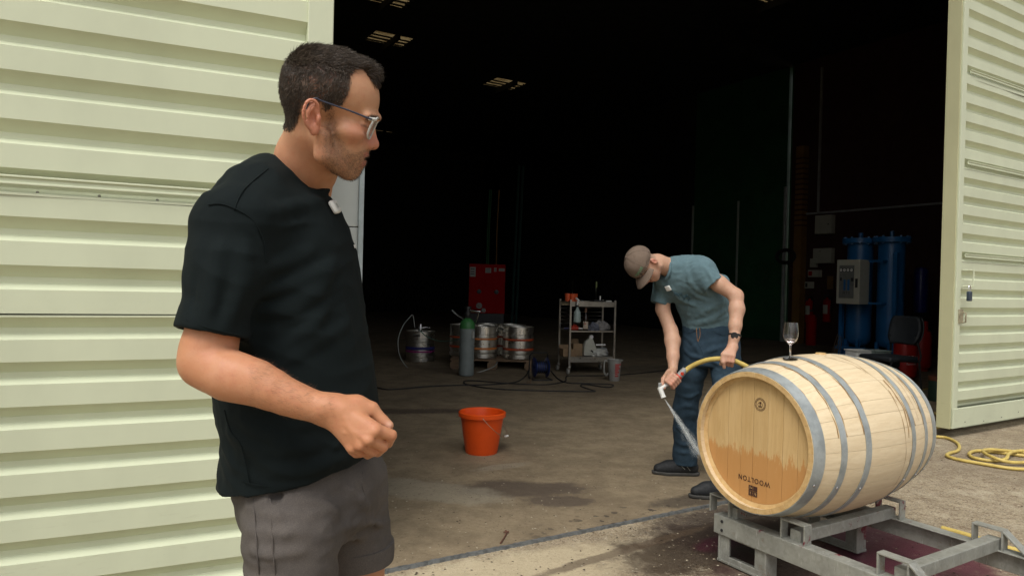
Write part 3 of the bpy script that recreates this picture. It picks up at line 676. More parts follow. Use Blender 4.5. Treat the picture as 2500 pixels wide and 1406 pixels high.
k1 = thing('beer_keg', 'lone steel keg with blue and pink bands on the floor', 'keg', G(1025, 880, FZ), .5, KG); keg_parts(k1, ((.205, .045, kblue), (.155, .03, kpink)), .222, .46)
def on_pallet(px, d): q = P(px, 880, d); return (q[0], q[1], pz)
k2 = thing('beer_keg', 'steel keg with two pale orange bands beside the gas cylinder', 'keg', on_pallet(1176, PD + .25), 2.2, KG); keg_parts(k2, ((.14, .03, kor), (.28, .03, kor)), .216, .455)
k3 = thing('beer_keg', 'steel keg with two red bands on the right front of the pallet', 'keg', on_pallet(1264, PD + .25), -.35, KG); keg_parts(k3, ((.14, .034, kred), (.28, .034, kred)), .222, .46)
for px, d, lab in ((1192, PD + .72, 'steel keg in the rear row of the pallet, behind the orange banded keg'), (1247, PD + .74, 'steel keg in the rear row of the pallet, behind the red banded keg'), (1132, PD + .5, 'steel keg on the pallet mostly hidden behind the grey gas cylinder')):
    kb = thing('beer_keg', lab, 'keg', on_pallet(px, d), px, KG); keg_parts(kb, ((.14, .03, kred), (.28, .03, kred)), .216, .455)
# coupler and lines on the lone keg
kt = np.array(k1.location) + np.array([0, 0, .44])
cp = thing('keg_coupler', 'chrome coupler with thin hoses on the lone keg', 'coupler', tuple(kt), .3)
MB().lathe([(0, -.02), (.028, -.02), (.03, .02), (.02, .03), (.018, .12), (.012, .13), (0, .13)], 16).build('coupler_body', MAT['chrome'], cp); MB().tube([(0, 0, .06), (.07, 0, .075), (.15, -.02, .07)], .012, 8).build('lever', MAT['chrome'], cp)
MB().tube([(-.03, 0, .0), (-.03, 0, .1)], .012, 8).build('gas_port', MAT['chrome'], cp)
MAT['line'] = M('clear_line', (.36, .40, .38), .3, var=.1); MAT['line2'] = M('green_line', (.10, .22, .18), .4)
L1 = [P(1013, 800, 10.3), P(1008, 770, 10.35), P(1000, 775, 10.3), P(984, 795, 10.2), P(972, 830, 10.1), P(976, 868, 10.0), P(995, 897, 9.9), P(1025, 911, 9.6), P(1070, 916, 9.5), P(1120, 916, 9.45), P(1170, 908, 9.6), P(1205, 895, 9.75), P(1214, 884, 9.9)]
tag(MB().tube(L1, .006, 6, 8).build('beer_line', MAT['line']), 'thin clear beer line looping down from the lone keg to the floor', 'hose')
L2 = [P(1024, 805, 10.3), P(1040, 820, 10.2), P(1070, 832, 10.0), P(1100, 832, 9.8), P(1122, 828, 9.6)]
tag(MB().tube(L2, .007, 6, 8).build('gas_line', MAT['line2']), 'thin greenish gas line between the lone keg and the cylinder', 'hose')
L3 = [P(1104, 757, 9.5), P(1112, 766, 9.45), P(1122, 773, 9.4), P(1132, 779, 9.3)]
tag(MB().tube(L3, .009, 6, 6).build('gas_line', MAT['line']), 'short pale hose rising to the left of the cylinder shoulder', 'hose')
# ---- gas cylinder
gc = thing('gas_cylinder', 'grey gas cylinder with a green shoulder standing on the floor', 'gas cylinder', fl(1138, 917), .2)
MB().lathe([(0, .004), (.088, .004), (.098, .014), (.1, .03), (.1, .625)], 32).build('shell', M('cylinder_grey', (.22, .255, .25), .5, 0, .2, 7), gc)
MB().lathe([(.1005, .625), (.1005, .66), (.092, .70), (.072, .735), (.045, .757), (.03, .765)], 32).build('shoulder', M('shoulder_green', (.05, .22, .06), .45, 0, .2, 8), gc)
MB().lathe([(.03, .76), (.034, .765), (.034, .80), (.05, .80), (.05, .835), (.032, .84), (.032, .88), (.048, .885), (.048, .915), (.012, .92), (0, .92)], 16).build('valve', M('valve_dark', (.06, .06, .06), .4, .6), gc)
MB().tube([(0, 0, .86), (.07, -.03, .86), (.16, -.05, .85)], .018, 10).build('regulator_arm', MAT['chrome'], gc)
for (x, z, r) in ((.14, .93, .04), (.2, .87, .03)): MB().lathe([(0, -.015), (r, -.015), (r, .015), (0, .015)], 18, (x, -.06, z), axis='y').build('gauge', M('gauge_black', (.03, .03, .03), .3), gc)
MB().tube([(.14, -.05, .85), (.13, -.05, .8), (.11, -.03, .72), (.1, .1, .65)], .009, 8, 5).build('regulator_hose', MAT['chrome'], gc)
MB().box((.06, -.082, .55), (.03, .03, .09), (0, 0, .6)).build('sticker', MAT['paper'], gc, smooth=False)
# ---- pallet
MAT['pallet'] = M('pallet_wood', (.20, .13, .075), .8, 0, .4, 8, stretch=(1, 6, 6), bump=.3, bs=30)
pq_ = P(1202, 900, PD); pa = thing('pallet', 'wooden pallet under the kegs', 'pallet', (pq_[0], pq_[1] + .55, FZ), 0)
bm_ = MB().box((0, 0, 0), (1.2, .095, .022)).mesh('board', MAT['pallet'])
for k in range(7): inst('board', bm_, pa, (0, -.55 + k * .183, .131))
bl_ = MB().box((0, 0, 0), (.1, 1.2, .022)).mesh('board', MAT['pallet'])
bk_ = MB().box((0, 0, 0), (.145, .1, .078)).mesh('block', MAT['pallet'])
for x in (-.53, 0, .53):
    inst('stringer', bl_, pa, (x, 0, .109)); inst('bottom_board', bl_, pa, (x, 0, .011))
    for y in (-.55, 0, .55): inst('block', bk_, pa, (x, y, .060))
# ---- cable reel and black cables
cr = thing('cable_reel', 'blue cable reel in a black wire stand', 'cable reel', fl(1319, 926), .25)
MAT['bluep'] = M('blue_plastic', (.012, .035, .18), .4)
for x in (-.085, .085): MB().lathe([(.03, x - .004), (.125, x - .004), (.13, x), (.125, x + .004), (.03, x + .004)], 28, (0, 0, .16), 'x').build('flange', MAT['bluep'], cr)
MB().lathe([(.062, -.08), (.07, 0), (.062, .08)], 24, (0, 0, .16), 'x').build('drum', MAT['bluep'], cr)
for k in range(6): MB().tube([(-.07 + .028 * k, .074 * math.cos(w), .16 + .074 * math.sin(w)) for w in np.linspace(0, 2 * math.pi, 20)[:-1]], .008, 6, closed=True).build('cable_turn', MAT['rubber'], cr)
MB().tube([(-.12, -.13, .01), (-.12, .13, .01), (-.12, .1, .3), (-.1, .06, .34), (.1, .06, .34), (.12, .1, .3), (.12, .13, .01), (.12, -.13, .01)], .009, 8).build('stand', MAT['rubber'], cr)
MB().tube([(-.12, -.13, .01), (.12, -.13, .01)], .009, 8).build('stand_foot', MAT['rubber'], cr)
def cable(pix, label, r=.008): 
    o = MB().tube([G(x, y, FZ + r) for x, y in pix], r, 6, 8).build('power_cable', MAT['rubber']); return tag(o, label, 'cable')
cable([(900, 940), (935, 949), (960, 950), (1000, 947), (1060, 942), (1130, 940), (1200, 938), (1260, 932), (1285, 915), (1292, 900), (1305, 896)], 'black cable running left across the floor from the reel')
cable([(1345, 905), (1360, 922), (1385, 934), (1440, 936), (1490, 938), (1497, 942), (1480, 945), (1430, 938), (1418, 942), (1445, 952), (1450, 955), (1400, 955), (1300, 953), (1200, 948), (1140, 938), (1135, 930), (1160, 929), (1220, 934), (1290, 938), (1340, 938), (1380, 930), (1384, 918), (1420, 917), (1485, 916), (1560, 911), (1640, 902), (1760, 890), (1900, 880)], 'black cable lying in long loops in front of the cart')
lf = G(1291, 935, FZ); cd = MB().box((0, 0, .008), (.05, .03, .01), (.2, .1, .3)); cd.box((.02, 0, .035), (.012, .02, .05), (.2, .3, 0)); o = cd.build('wood_scrap', MAT['pallet'], loc=tuple(lf), smooth=False); tag(o, 'small pale scrap of wood on the floor by the cable reel', 'scrap')
# ---- red cabinet at the back
rc = thing('red_cabinet', 'dark red steel cabinet with white notices standing at the back', 'cabinet', P(1189, 700, 16.0) * np.array([1, 1, 0]) + np.array([0, 0, FZ]), .04)
MAT['redc'] = M('red_enamel', (.34, .008, .008), .75, 0, .15, 3, Specular_IOR_Level=.1)
MB().box((0, .3, 1.09), (.83, .6, 1.13)).build('body', MAT['redc'], rc, smooth=False, bevel=.01); MB().box((0, .3, .26), (.8, .56, .52)).build('plinth', MAT['black'], rc, smooth=False)
for x in (-.18, .22): MB().lathe([(0, -.01), (.05, -.006), (.055, .002)], 16, (x, 0, 1.02), 'y').build('recessed_handle', MAT['black'], rc)
for (x, z, w, h) in ((-.335, 1.47, .13, .22), (.02, 1.51, .13, .11), (.18, 1.53, .055, .09), (.33, 1.53, .13, .065)): 
    nt = MB().box((x, -.003, z), (w, .004, h)).build('notice', MAT['paper'], rc, smooth=False)
    for q in range(3): MB().box((x - w * .05, -.0058, z + h * (.28 - .26 * q)), (w * .7, .0012, h * .08)).build('print_line', MAT['ink'], nt, smooth=False)
for (x, c) in ((-.02, 'green_wall'), (.02, 'green_wall'), (.2, 'yellow')): MB().tube([(x, .2, 1.655), (x, .2, 2.4), (x + .03, .3, 3.4)], .015, 6).build('riser_pipe', MAT[c], rc)
for x, d in ((1254, 20), (1264, 20)):
    q = P(x, 600, d); o = MB().tube([(q[0], q[1], FZ), (q[0] + .1, q[1], 4.6)], .04, 8).build('drain_pipe', M('pipe_green_%d' % x, (.015, .07, .06), .5)); tag(o, 'thin %s standing pipe right of the red cabinet' % ('teal' if x < 1260 else 'faint teal outer'), 'pipe')
# ---- stainless cart with its load
ca = thing('steel_cart', 'three shelf stainless steel trolley loaded with odds and ends', 'trolley', fl(1389, 914), math.radians(15))
MAT['inox'] = M('stainless', (.36, .34, .30), .34, .85, .25, 9)
CWd, CDp = .66, .45
for (x, y) in ((0, 0), (CWd, 0), (0, CDp), (CWd, CDp)):
    MB().box((x, y, .57), (.026, .026, .92)).build('post', MAT['inox'], ca, smooth=False, bevel=.002)
    MB().lathe([(.0, -.016), (.036, -.016), (.04, -.008), (.04, .008), (.036, .016), (0, .016)], 18, (x - .01, y + .02, .042), 'x').build('caster_wheel', M('caster_grey', (.36, .36, .33), .5) if (x, y) == (0, 0) else bpy.data.materials['caster_grey'], ca)
    MB().box((x, y + .01, .085), (.035, .045, .05)).build('caster_fork', MAT['chrome'], ca, smooth=False, bevel=.004)
for z, lip in ((.235, .07), (.595, .02), (1.0, .065)):
    sh = MB().box((CWd / 2, CDp / 2, z), (CWd, CDp, .012)).build('shelf', MAT['inox'], ca, smooth=False)
    dz = -.03 if lip > .05 else 0
    MB().box((CWd / 2, -.004, z + dz), (CWd - .03, .006, lip)).build('shelf_lip', MAT['inox'], sh, smooth=False); MB().box((CWd / 2, CDp + .004, z + dz), (CWd - .03, .006, lip)).build('shelf_lip', MAT['inox'], sh, smooth=False)
for k in range(5): MB().tube([(0, 0, .88 - .055 * k), (0, CDp, .9 - .055 * k), (CWd, CDp, .9 - .055 * k)], .0045, 6).build('rail_wire', MAT['inox'], ca)
def cpt(x, y, z): r = Matrix.Rotation(math.radians(15), 3, 'Z') @ Vector((x, y, z)); return (ca.location.x + r.x, ca.location.y + r.y, FZ * 0 + ca.location.z + r.z)
t15 = math.radians(15)
MAT['cup'] = M('orange_cup', (.62, .10, .03), .4, 0, .15, 6)
def cup(x, y, z, lab, r=.042, h=.105):
    c = thing('plastic_cup', lab, 'cup', cpt(x, y, z), 0, 'orange cups on the trolley'); MB().lathe([(0, .003), (r * .82, .0), (r, h), (r - .003, h), (r * .8, .006), (0, .006)], 20).build('cup_wall', MAT['cup'], c)
    MB().lathe([(r, h - .012), (r + .003, h - .006), (r, h + .001)], 20).build('cup_rim', MAT['cup'], c)
cup(-.025, .06, 1.007, 'leftmost orange plastic cup on top of the trolley'); cup(.035, .03, 1.007, 'middle orange plastic cup on top of the trolley, holding a thin rod'); cup(.085, .08, 1.007, 'rightmost orange plastic cup on top of the trolley')
o = MB().tube([cpt(.03, .04, 1.02), cpt(.035, .04, 1.29)], .005, 6).build('stirring_rod', MAT['chrome']); tag(o, 'thin metal rod standing up out of an orange cup', 'rod')
sb = thing('spray_bottle', 'spray bottle hanging by its trigger from the trolley rail', 'spray bottle', cpt(.085, -.035, .72), t15)
MB().lathe([(0, 0), (.042, 0), (.052, .01), (.05, .1), (.047, .14), (.02, .185), (.016, .2), (.016, .215)], 24).build('flask', M('spray_flask', (.34, .43, .40), .35, 0, .1, 5), sb); MB().lathe([(.02, .213), (.02, .235), (.015, .24)], 16).build('collar', MAT['black'], sb)
mb = MB(); mb.tube([(0, 0, .24), (0, 0, .27), (.012, -.01, .30), (-.03, -.02, .335)], [.012, .013, .015, .012], 8, 4); mb.tube([(-.01, -.01, .30), (.02, -.03, .26)], .006, 6); mb.build('trigger_head', MAT['white'], sb)
wb2 = thing('wine_bottle', 'dark wine bottle with a cream label on the middle shelf', 'bottle', cpt(.27, .12, .602), 0)
MB().lathe([(0, .004), (.036, .0), (.039, .006), (.039, .175), (.034, .2), (.017, .225), (.014, .24), (.014, .275)], 24).build('bottle_glass', M('bottle_dark', (.02, .012, .008), .15), wb2); MB().lathe([(.0165, .25), (.0165, .318), (0, .318)], 16).build('capsule', M('capsule_tan', (.32, .18, .11), .5), wb2)
MB().lathe([(.0398, .02), (.0398, .125)], 24, a0=math.radians(200), a1=math.radians(340)).build('label_paper', M('label_cream', (.55, .46, .36), .8), wb2); MB().lathe([(.0402, .09), (.0402, .1)], 16, a0=math.radians(235), a1=math.radians(275)).build('label_print', M('label_red', (.5, .06, .03), .8), wb2)
def lump(name, lab, cat, c, size, mat, seed, n=26, amp=.35, parent=None):
    rg = np.random.RandomState(seed); K = rg.randn(9, 3) * 2.2; ph = rg.rand(9) * 6.3; mb = MB(); L = []
    for i in range(n + 1):
        for j in range(2 * n):
            th, p2 = math.pi * i / n, math.pi * j / n; d = np.array([math.sin(th) * math.cos(p2), math.sin(th) * math.sin(p2), math.cos(th)])
            r = 1 + amp * np.mean([abs(math.sin(k @ d * 1.4 + f)) for k, f in zip(K, ph)]) * 1.6 - amp * .8
            q = d * r * np.array(size); q[2] = max(q[2], -size[2] * .55) + size[2] * .55; L.append(q)
    m = 2 * n; mb.add(L, [(i * m + j, i * m + (j + 1) % m, (i + 1) * m + (j + 1) % m, (i + 1) * m + j) for i in range(n) for j in range(m)])
    o = mb.build(name, mat, angle=80, loc=tuple(c), rz=t15); return tag(o, lab, cat)
MAT['rag'] = M('grey_rag', (.26, .25, .24), .9, 0, .3, 20, bump=.4, bs=90); MAT['redp'] = M('red_plastic', (.60, .05, .02), .45)
lump('crumpled_cloth', 'crumpled grey cloth at the right end of the middle shelf', 'cloth', cpt(.53, .17, .602), (.11, .09, .075), MAT['rag'], 3, amp=.6); lump('crumpled_cloth', 'smaller blue grey crumpled cloth beside the wine bottle', 'cloth', cpt(.39, .12, .602), (.07, .07, .06), M('blue_rag', (.16, .17, .21), .9, 0, .4, 20), 8, amp=.7)
hg = thing('hose_fitting', 'orange red hose fitting lying on the middle shelf', 'hose fitting', cpt(.03, .1, .602), t15)
mb = MB(); mb.tube([(0, 0, .03), (.12, 0, .03)], [.024, .03], 10); mb.tube([(.06, 0, .03), (.065, 0, .085)], [.02, .012], 8); mb.tube([(.03, 0, .05), (.1, .01, .07)], .014, 8); mb.build('fitting_body', MAT['redp'], hg); MB().tube([(.12, 0, .03), (.19, .0, .025)], .013, 8).build('spout', MAT['white'], hg); MB().tube([(0, 0, .03), (-.08, 0, .025)], .012, 8).build('hose_tail', M('tail_blue', (.06, .06, .14), .5), hg)
MAT['card'] = M('cardboard', (.27, .18, .10), .85, 0, .2, 6)
def carton(lab, c, d, flap):
    b = thing('cardboard_box', lab, 'box', cpt(*c), t15, 'open cartons on the trolley'); w, l, h = d
    for (x, y, sx, sy) in ((0, -l / 2, w, .004), (0, l / 2, w, .004), (-w / 2, 0, .004, l), (w / 2, 0, .004, l)): MB().box((x, y, h / 2), (sx, sy, h)).build('side', MAT['card'], b, smooth=False)
    MB().box((0, 0, .003), (w - .006, l - .006, .004)).build('bottom', MAT['card'], b, smooth=False); MB().box((0, l / 2 + .02, h + flap * .45), (w, .004, flap), (-.4, 0, 0)).build('flap', MAT['card'], b, smooth=False)
carton('open carton at the left front of the bottom shelf', (.02, .12, .242), (.19, .16, .105), .05); carton('open carton in the middle of the bottom shelf', (.17, .2, .242), (.13, .14, .17), .06)
tm = thing('tape_gun', 'white moulded dispenser lying among bags on the bottom shelf', 'dispenser', cpt(.33, .12, .242), t15)
mb = MB(); mb.prism([(-.09, 0), (.12, .0), (.13, .04), (.04, .24), (.0, .26), (-.03, .23), (-.07, .2), (-.09, .12)], .07, frame((0, .02, .004), (1, 0, 0), (0, 0, 1))); mb.build('shell', M('ivory_plastic', (.45, .45, .38), .5), tm, smooth=False, bevel=.012); MB().lathe([(0, -.02), (.028, -.02), (.028, .02), (0, .02)], 16, (.02, -.02, .27), 'y').build('knob', MAT['white'], tm)
MB().box((.03, -.052, .07), (.05, .006, .02), (0, .6, 0)).build('slot', MAT['ink'], tm, smooth=False)
lump('plastic_bag', 'crumpled white plastic bag at the right of the bottom shelf', 'bag', cpt(.47, .12, .242), (.11, .09, .06), M('bag_white', (.55, .55, .5), .5), 12, amp=.6)
o = MB().tube([cpt(.42, .08, .40), cpt(.55, .06, .405)], .012, 8).build('white_tube', MAT['white']); tag(o, 'short white plastic tube lying on the white bag', 'tube')
lump('plastic_bag', 'grey plastic bag drooping over the right end of the bottom shelf', 'bag', cpt(.57, .2, .242), (.07, .1, .07), MAT['grey'], 15, amp=.4)
sdv = thing('screwdriver', 'upright screwdriver with a green handle on the trolley top', 'screwdriver', cpt(.47, .25, 1.007), 0); MB().lathe([(0, .19), (.012, .19), (.014, .27), (.01, .28), (0, .28)], 10).build('handle', M('handle_olive', (.14, .17, .06), .5), sdv); MB().lathe([(.004, 0), (.006, .19)], 8).build('shaft', MAT['chrome'], sdv)
tr = thing('tool_tray', 'flat black tray on top of the trolley', 'tray', cpt(.46, .2, 1.007), t15); MB().box((0, 0, .012), (.16, .2, .02)).build('tray', MAT['black'], tr, smooth=False, bevel=.004); MB().lathe([(0, .02), (.012, .02), (.012, .08), (0, .08)], 12, (.04, -.03, 0)).build('vial', MAT['white'], tr)
o = MB().tube([cpt(.54, .05, 1.016), cpt(.62, .04, 1.016)], .009, 8).build('marker_pen', MAT['white']); tag(o, 'white marker lying at the right edge of the trolley top', 'pen')
tl2 = MB(); tl2.box((0, 0, .006), (.2, .03, .008), (0, 0, .05)); tl2.tube([(-.1, 0, .01), (-.14, .01, .01)], .008, 6); o = tl2.build('flat_spanner', MAT['chrome'], loc=cpt(.2, .1, 1.007), rz=t15); tag(o, 'flat steel spanner lying on the trolley top', 'spanner')
# ---- measuring jug
jq = thing('measuring_jug', 'cloudy plastic jug with red markings on the floor by the trolley', 'jug', fl(1499, 929), .1)
t = NT('cloudy_plastic'); t.set(Base_Color=(.50, .50, .46), Roughness=.35, Transmission_Weight=.45, IOR=1.1); MAT['cloudy'] = t.mat
MB().lathe([(0, .003), (.066, 0), (.07, .006), (.09, .27), (.096, .275), (.094, .28), (.086, .27), (.067, .009), (0, .007)], 32).build('vessel', MAT['cloudy'], jq)
MB().tube([(-.085, 0, .25), (-.13, 0, .25), (-.135, 0, .12), (-.105, 0, .07), (-.08, 0, .1)], .011, 8, 5).build('handle', MAT['cloudy'], jq); MB().prism([(.07, -.03), (.115, 0), (.07, .03)], .02, Matrix.Translation((0, 0, .258))).build('spout', MAT['cloudy'], jq)
mr = M('jug_red', (.60, .05, .05), .5)
for k in range(7): MB().lathe([(.0755 + .0018 * k * 4, .06 + .026 * k), (.0768 + .0018 * k * 4, .074 + .026 * k)], 10, a0=math.radians(262), a1=math.radians(262 + (26 if k % 2 else 38))).build('scale_mark', mr, jq)
# ------------------------------------------------------------------ along the right wall
def wall_at(px, py, off=0.):
    v = fw + (px - 1250) / F * rt - (py - 703) / F * up; tt = ((RW - off) - CAM @ U) / (v @ U); q = CAM + v * tt; return q
MAT['boxw'] = M('box_offwhite', (.42, .41, .33), .6, var=.08)
def wallbox(name, lab, px, py, w, h, d=.14, mat=None, cat='box'):
    q = wall_at(px, py); o = thing(name, lab, cat, q, BROT)
    MB().box((-d / 2 - .002, 0, 0), (d, w, h)).build('case', mat or MAT['boxw'], o, smooth=False, bevel=.006); MB().box((-d - .004, 0, 0), (.006, w * .94, h * .95)).build('lid', mat or MAT['boxw'], o, smooth=False, bevel=.003)
    return o
b1 = wallbox('electric_box', 'upper off white electric box on the brown wall', 2019, 549, .42, .42); MB().box((-.15, -.13, 0), (.006, .025, .03)).build('lock', MAT['black'], b1, smooth=False)
b2 = wallbox('electric_box', 'lower squat off white electric box on the brown wall', 2016, 625, .46, .34); MB().box((-.15, .05, .1), (.006, .05, .01)).build('mark', MAT['ink'], b2, smooth=False)
b3 = wallbox('alarm_box', 'small white box with a red corner under the electric boxes', 1993, 668, .3, .16, .1); MB().box((-.112, .08, .0), (.006, .09, .1)).build('red_window', MAT['redc'], b3, smooth=False)
b4 = wallbox('wall_notice', 'small framed notice low on the brown wall by the column', 1976, 696, .26, .15, .02, cat='notice'); MB().box((-.026, .06, 0), (.004, .06, .1)).build('print', MAT['ink'], b4, smooth=False)
b5 = wallbox('junction_box', 'small junction box left of the lower electric box', 1990, 642, .16, .2, .08)
b6 = wallbox('yellow_sign', 'narrow ochre panel hanging near the extinguishers', 2028, 690, .14, .3, .03, MAT['yellow'], 'sign')
def exting(px, py, lab):
    q = wall_at(px, py, .14); e = thing('fire_extinguisher', lab, 'extinguisher', q, BROT, 'extinguishers on the wall')
    MB().lathe([(0, -.28), (.08, -.28), (.088, -.26), (.088, .16), (.07, .21), (.025, .235), (.022, .27)], 24).build('cylinder', MAT['redc'], e); MB().box((0, 0, .3), (.05, .12, .05)).build('valve', MAT['black'], e, smooth=False, bevel=.005); MB().tube([(0, -.05, .29), (-.03, -.12, .2), (-.05, -.11, -.1)], .012, 8, 5).build('hose', MAT['rubber'], e)
    MB().lathe([(.0885, -.1), (.0885, .1)], 12, a0=math.radians(140), a1=math.radians(220)).build('label_plate', MAT['boxw'], e); MB().box((.11, 0, .0), (.05, .06, .12)).build('bracket', MAT['black'], e, smooth=False)
exting(1976, 757, 'left fire extinguisher on the brown wall'); exting(2019, 755, 'right fire extinguisher on the brown wall')
rcq = wall_at(1980, 820, .3); rcy = thing('red_cylinder', 'slim red cylinder standing below the left extinguisher', 'gas cylinder', (rcq[0], rcq[1], FZ), 0); MB().lathe([(0, 0), (.105, 0), (.11, .02), (.11, .62), (.08, .68), (.03, .7), (.03, .76), (0, .76)], 24).build('shell', MAT['redc'], rcy); MB().lathe([(0, .76), (.045, .76), (.045, .8), (0, .8)], 12).build('cap', MAT['black'], rcy)
# pale downpipe by the column
dq = wall_at(1913, 640, .12); o = MB().tube([(dq[0], dq[1], FZ), (dq[0], dq[1], 3.7)], .04, 10).build('down_pipe', MAT['grey']); tag(o, 'pale vertical pipe left of the yellow column', 'pipe')
cl = MB()
for k in range(4): cl.tube([vadd(wall_at(1915 + 4 * k, 625, .25), (0, 0, .2 * math.sin(w) - .03 * k)) if 0 else tuple(wall_at(1918, 626, .2) + U * 0 + N * (.22 + .02 * k) * math.cos(w) + np.array([0, 0, (.12 + .02 * k) * math.sin(w)])) for w in np.linspace(0, 2 * math.pi, 22)[:-1]], .014, 6, closed=True)
o = cl.build('coiled_cable', MAT['rubber']); tag(o, 'black cable coil hanging on the pale pipe', 'cable')
# ---- nitrogen generator: two blue towers and a control box
MAT['blue'] = M('blue_enamel', (.013, .115, .29), .4, 0, .15, 4); ng0 = P(2098, 700, 11.4)
ng = thing('nitrogen_generator', 'twin blue pressure towers with an off white gauge box', 'gas generator', (ng0[0], ng0[1], FZ), BROT)
for k, y in enumerate((0, -.52)):
    tw = MB().lathe([(0, .36), (.06, .36), (.14, .38), (.185, .44), (.192, .5), (.192, 1.98), (.185, 2.02)], 36, (0, y, 0)).build('tower', MAT['blue'], ng)
    MB().lathe([(.0, 2.1), (.275, 2.1), (.275, 2.06), (.272, 2.055), (.272, 2.02), (.19, 2.02)], 36, (0, y, 0)).build('top_flange', MAT['blue'], ng, angle=30)
    for q in range(12): MB().lathe([(0, 2.0), (.017, 2.0), (.017, 2.125), (0, 2.125)], 6, (.242 * math.cos(q * .5236), y + .242 * math.sin(q * .5236), 0)).build('flange_bolt', MAT['blue'], ng, smooth=False)
    MB().tube([(0, y, 2.1), (0, y, 2.2)], .035, 8).build('outlet_pipe', MAT['blue'], ng)
    for (dx, dy) in ((-.16, .1), (-.16, -.1), (.16, 0)): MB().box((dx, y + dy, .23), (.05, .05, .46)).build('foot', MAT['blue'], ng, smooth=False)
    MB().lathe([(.193, .62), (.1945, .625), (.193, .63)], 36, (0, y, 0)).build('weld_seam', MAT['blue'], ng)
MB().box((-.2, .17, .6), (.06, .06, 1.1)).build('frame_post', MAT['blue'], ng, smooth=False); MB().box((-.22, -.72, 1.1), (.06, .06, 1.5)).build('frame_post', MAT['blue'], ng, smooth=False); MB().box((-.22, -.26, .32), (.06, 1.0, .05)).build('frame_beam', MAT['blue'], ng, smooth=False)
for z in (1.06, 1.72): MB().tube([(-.3, -.3, z), (-.3, -.56, z), (-.2, -.56, z)], .02, 6).build('box_bracket', MAT['blue'], ng)
CY, SY = -.15, .70
cb = MB().box((-.42, CY, 1.39), (.26, .56 * SY, .70)).build('control_box', MAT['boxw'], ng, smooth=False, bevel=.01)
cx = -.555
def yy(y): return CY + y * SY
MB().box((cx, yy(.03), 1.39), (.008, .35 * SY, .52)).build('face_plate', M('plate_grey', (.16, .165, .15), .5), cb, smooth=False)
for k in range(4):
    gy = yy(.158 - .085 * k); MB().lathe([(0, -.012), (.024, -.012), (.024, .0)], 18, (cx, gy, 1.575), 'x').build('gauge', MAT['white'], cb); MB().lathe([(.024, -.016), (.030, -.016), (.030, .0)], 18, (cx, gy, 1.575), 'x').build('gauge_ring', MAT['black'], cb); MB().box((cx - .014, gy, 1.58), (.003, .005, .022), (.6 * k, 0, 0)).build('needle', MAT['ink'], cb, smooth=False)
for y in (.07, -.025): MB().box((cx - .005, yy(y), 1.34), (.004, .05 * SY, .17)).build('tower_symbol', MAT['blue'], cb, smooth=False)
MB().box((cx - .006, yy(-.115), 1.425), (.006, .04, .055)).build('display', MAT['black'], cb, smooth=False); MB().box((cx - .006, yy(.16), 1.43), (.006, .025, .05)).build('switch', MAT['black'], cb, smooth=False); MB().box((cx - .008, yy(-.215), 1.37), (.012, .035, .14)).build('latch', MAT['black'], cb, smooth=False)
text_obj('panel_print', 'N T S', .05, MAT['ink'], cb, frame((cx - .006, yy(.025), 1.215), (0, -1, 0), (0, 0, 1)))
bt = thing('blue_tank', 'slim dark blue tank behind the gauge towers', 'tank', P(2248, 700, 12.2) * np.array([1, 1, 0]) + np.array([0, 0, FZ]), 0); MB().lathe([(0, .9), (.1, .9), (.11, .93), (.11, 1.62), (.08, 1.68), (0, 1.7)], 24).build('shell', M('navy_enamel', (.008, .012, .13), .4), bt); MB().box((0, 0, .45), (.16, .16, .9)).build('stand', MAT['black'], bt, smooth=False)
# ---- chair
ch = thing('office_chair', 'black office chair seen from behind beyond the barrel', 'chair', (*P(2178, 800, 8.35)[:2], FZ), math.radians(200))
MAT['chairp'] = M('chair_pad', (.02, .025, .03), .6); MAT['chairb'] = M('chair_shell', (.010, .010, .011), .35)
def shell(th, off, w0, nx=14, nz=14):
    def fn(i, j):
        y = (i - .5) * w0 * (1 - .25 * abs(2 * j - 1) ** 3); z = .62 + .34 * j; x = -.2 - .06 * j - .05 * math.sin(math.pi * j) * .6 + .22 * y * y / (w0 * w0) * 4 * .2 + off
        return (x, y, z)
    return fn
o = MB().grid(shell(0, .0, .44), 14, 14).build('backrest_pad', MAT['chairp'], ch); s_ = o.modifiers.new('t', 'SOLIDIFY'); s_.thickness = .035
o = MB().grid(shell(0, -.03, .46), 14, 14).build('back_shell', MAT['chairb'], ch); s_ = o.modifiers.new('t', 'SOLIDIFY'); s_.thickness = .012
for k in range(5): MB().tube([tuple(np.array(shell(0, -.046, .46)(i, .2 + .14 * k)) ) for i in np.linspace(.12, .88, 9)], .005, 6).build('shell_rib', MAT['chairb'], ch)
MB().box((.05, 0, .46), (.44, .46, .06)).build('seat', MAT['chairp'], ch, bevel=.02)
for y in (-.22, .22):
    MB().tube([(-.17, y * .8, .72), (-.2, y, .44), (.24, y, .43), (.27, y, .01)], .012, 8, 4).build('leg', MAT['black'], ch); MB().tube([(-.19, y, .43), (-.25, y, .01)], .012, 8).build('leg', MAT['black'], ch)
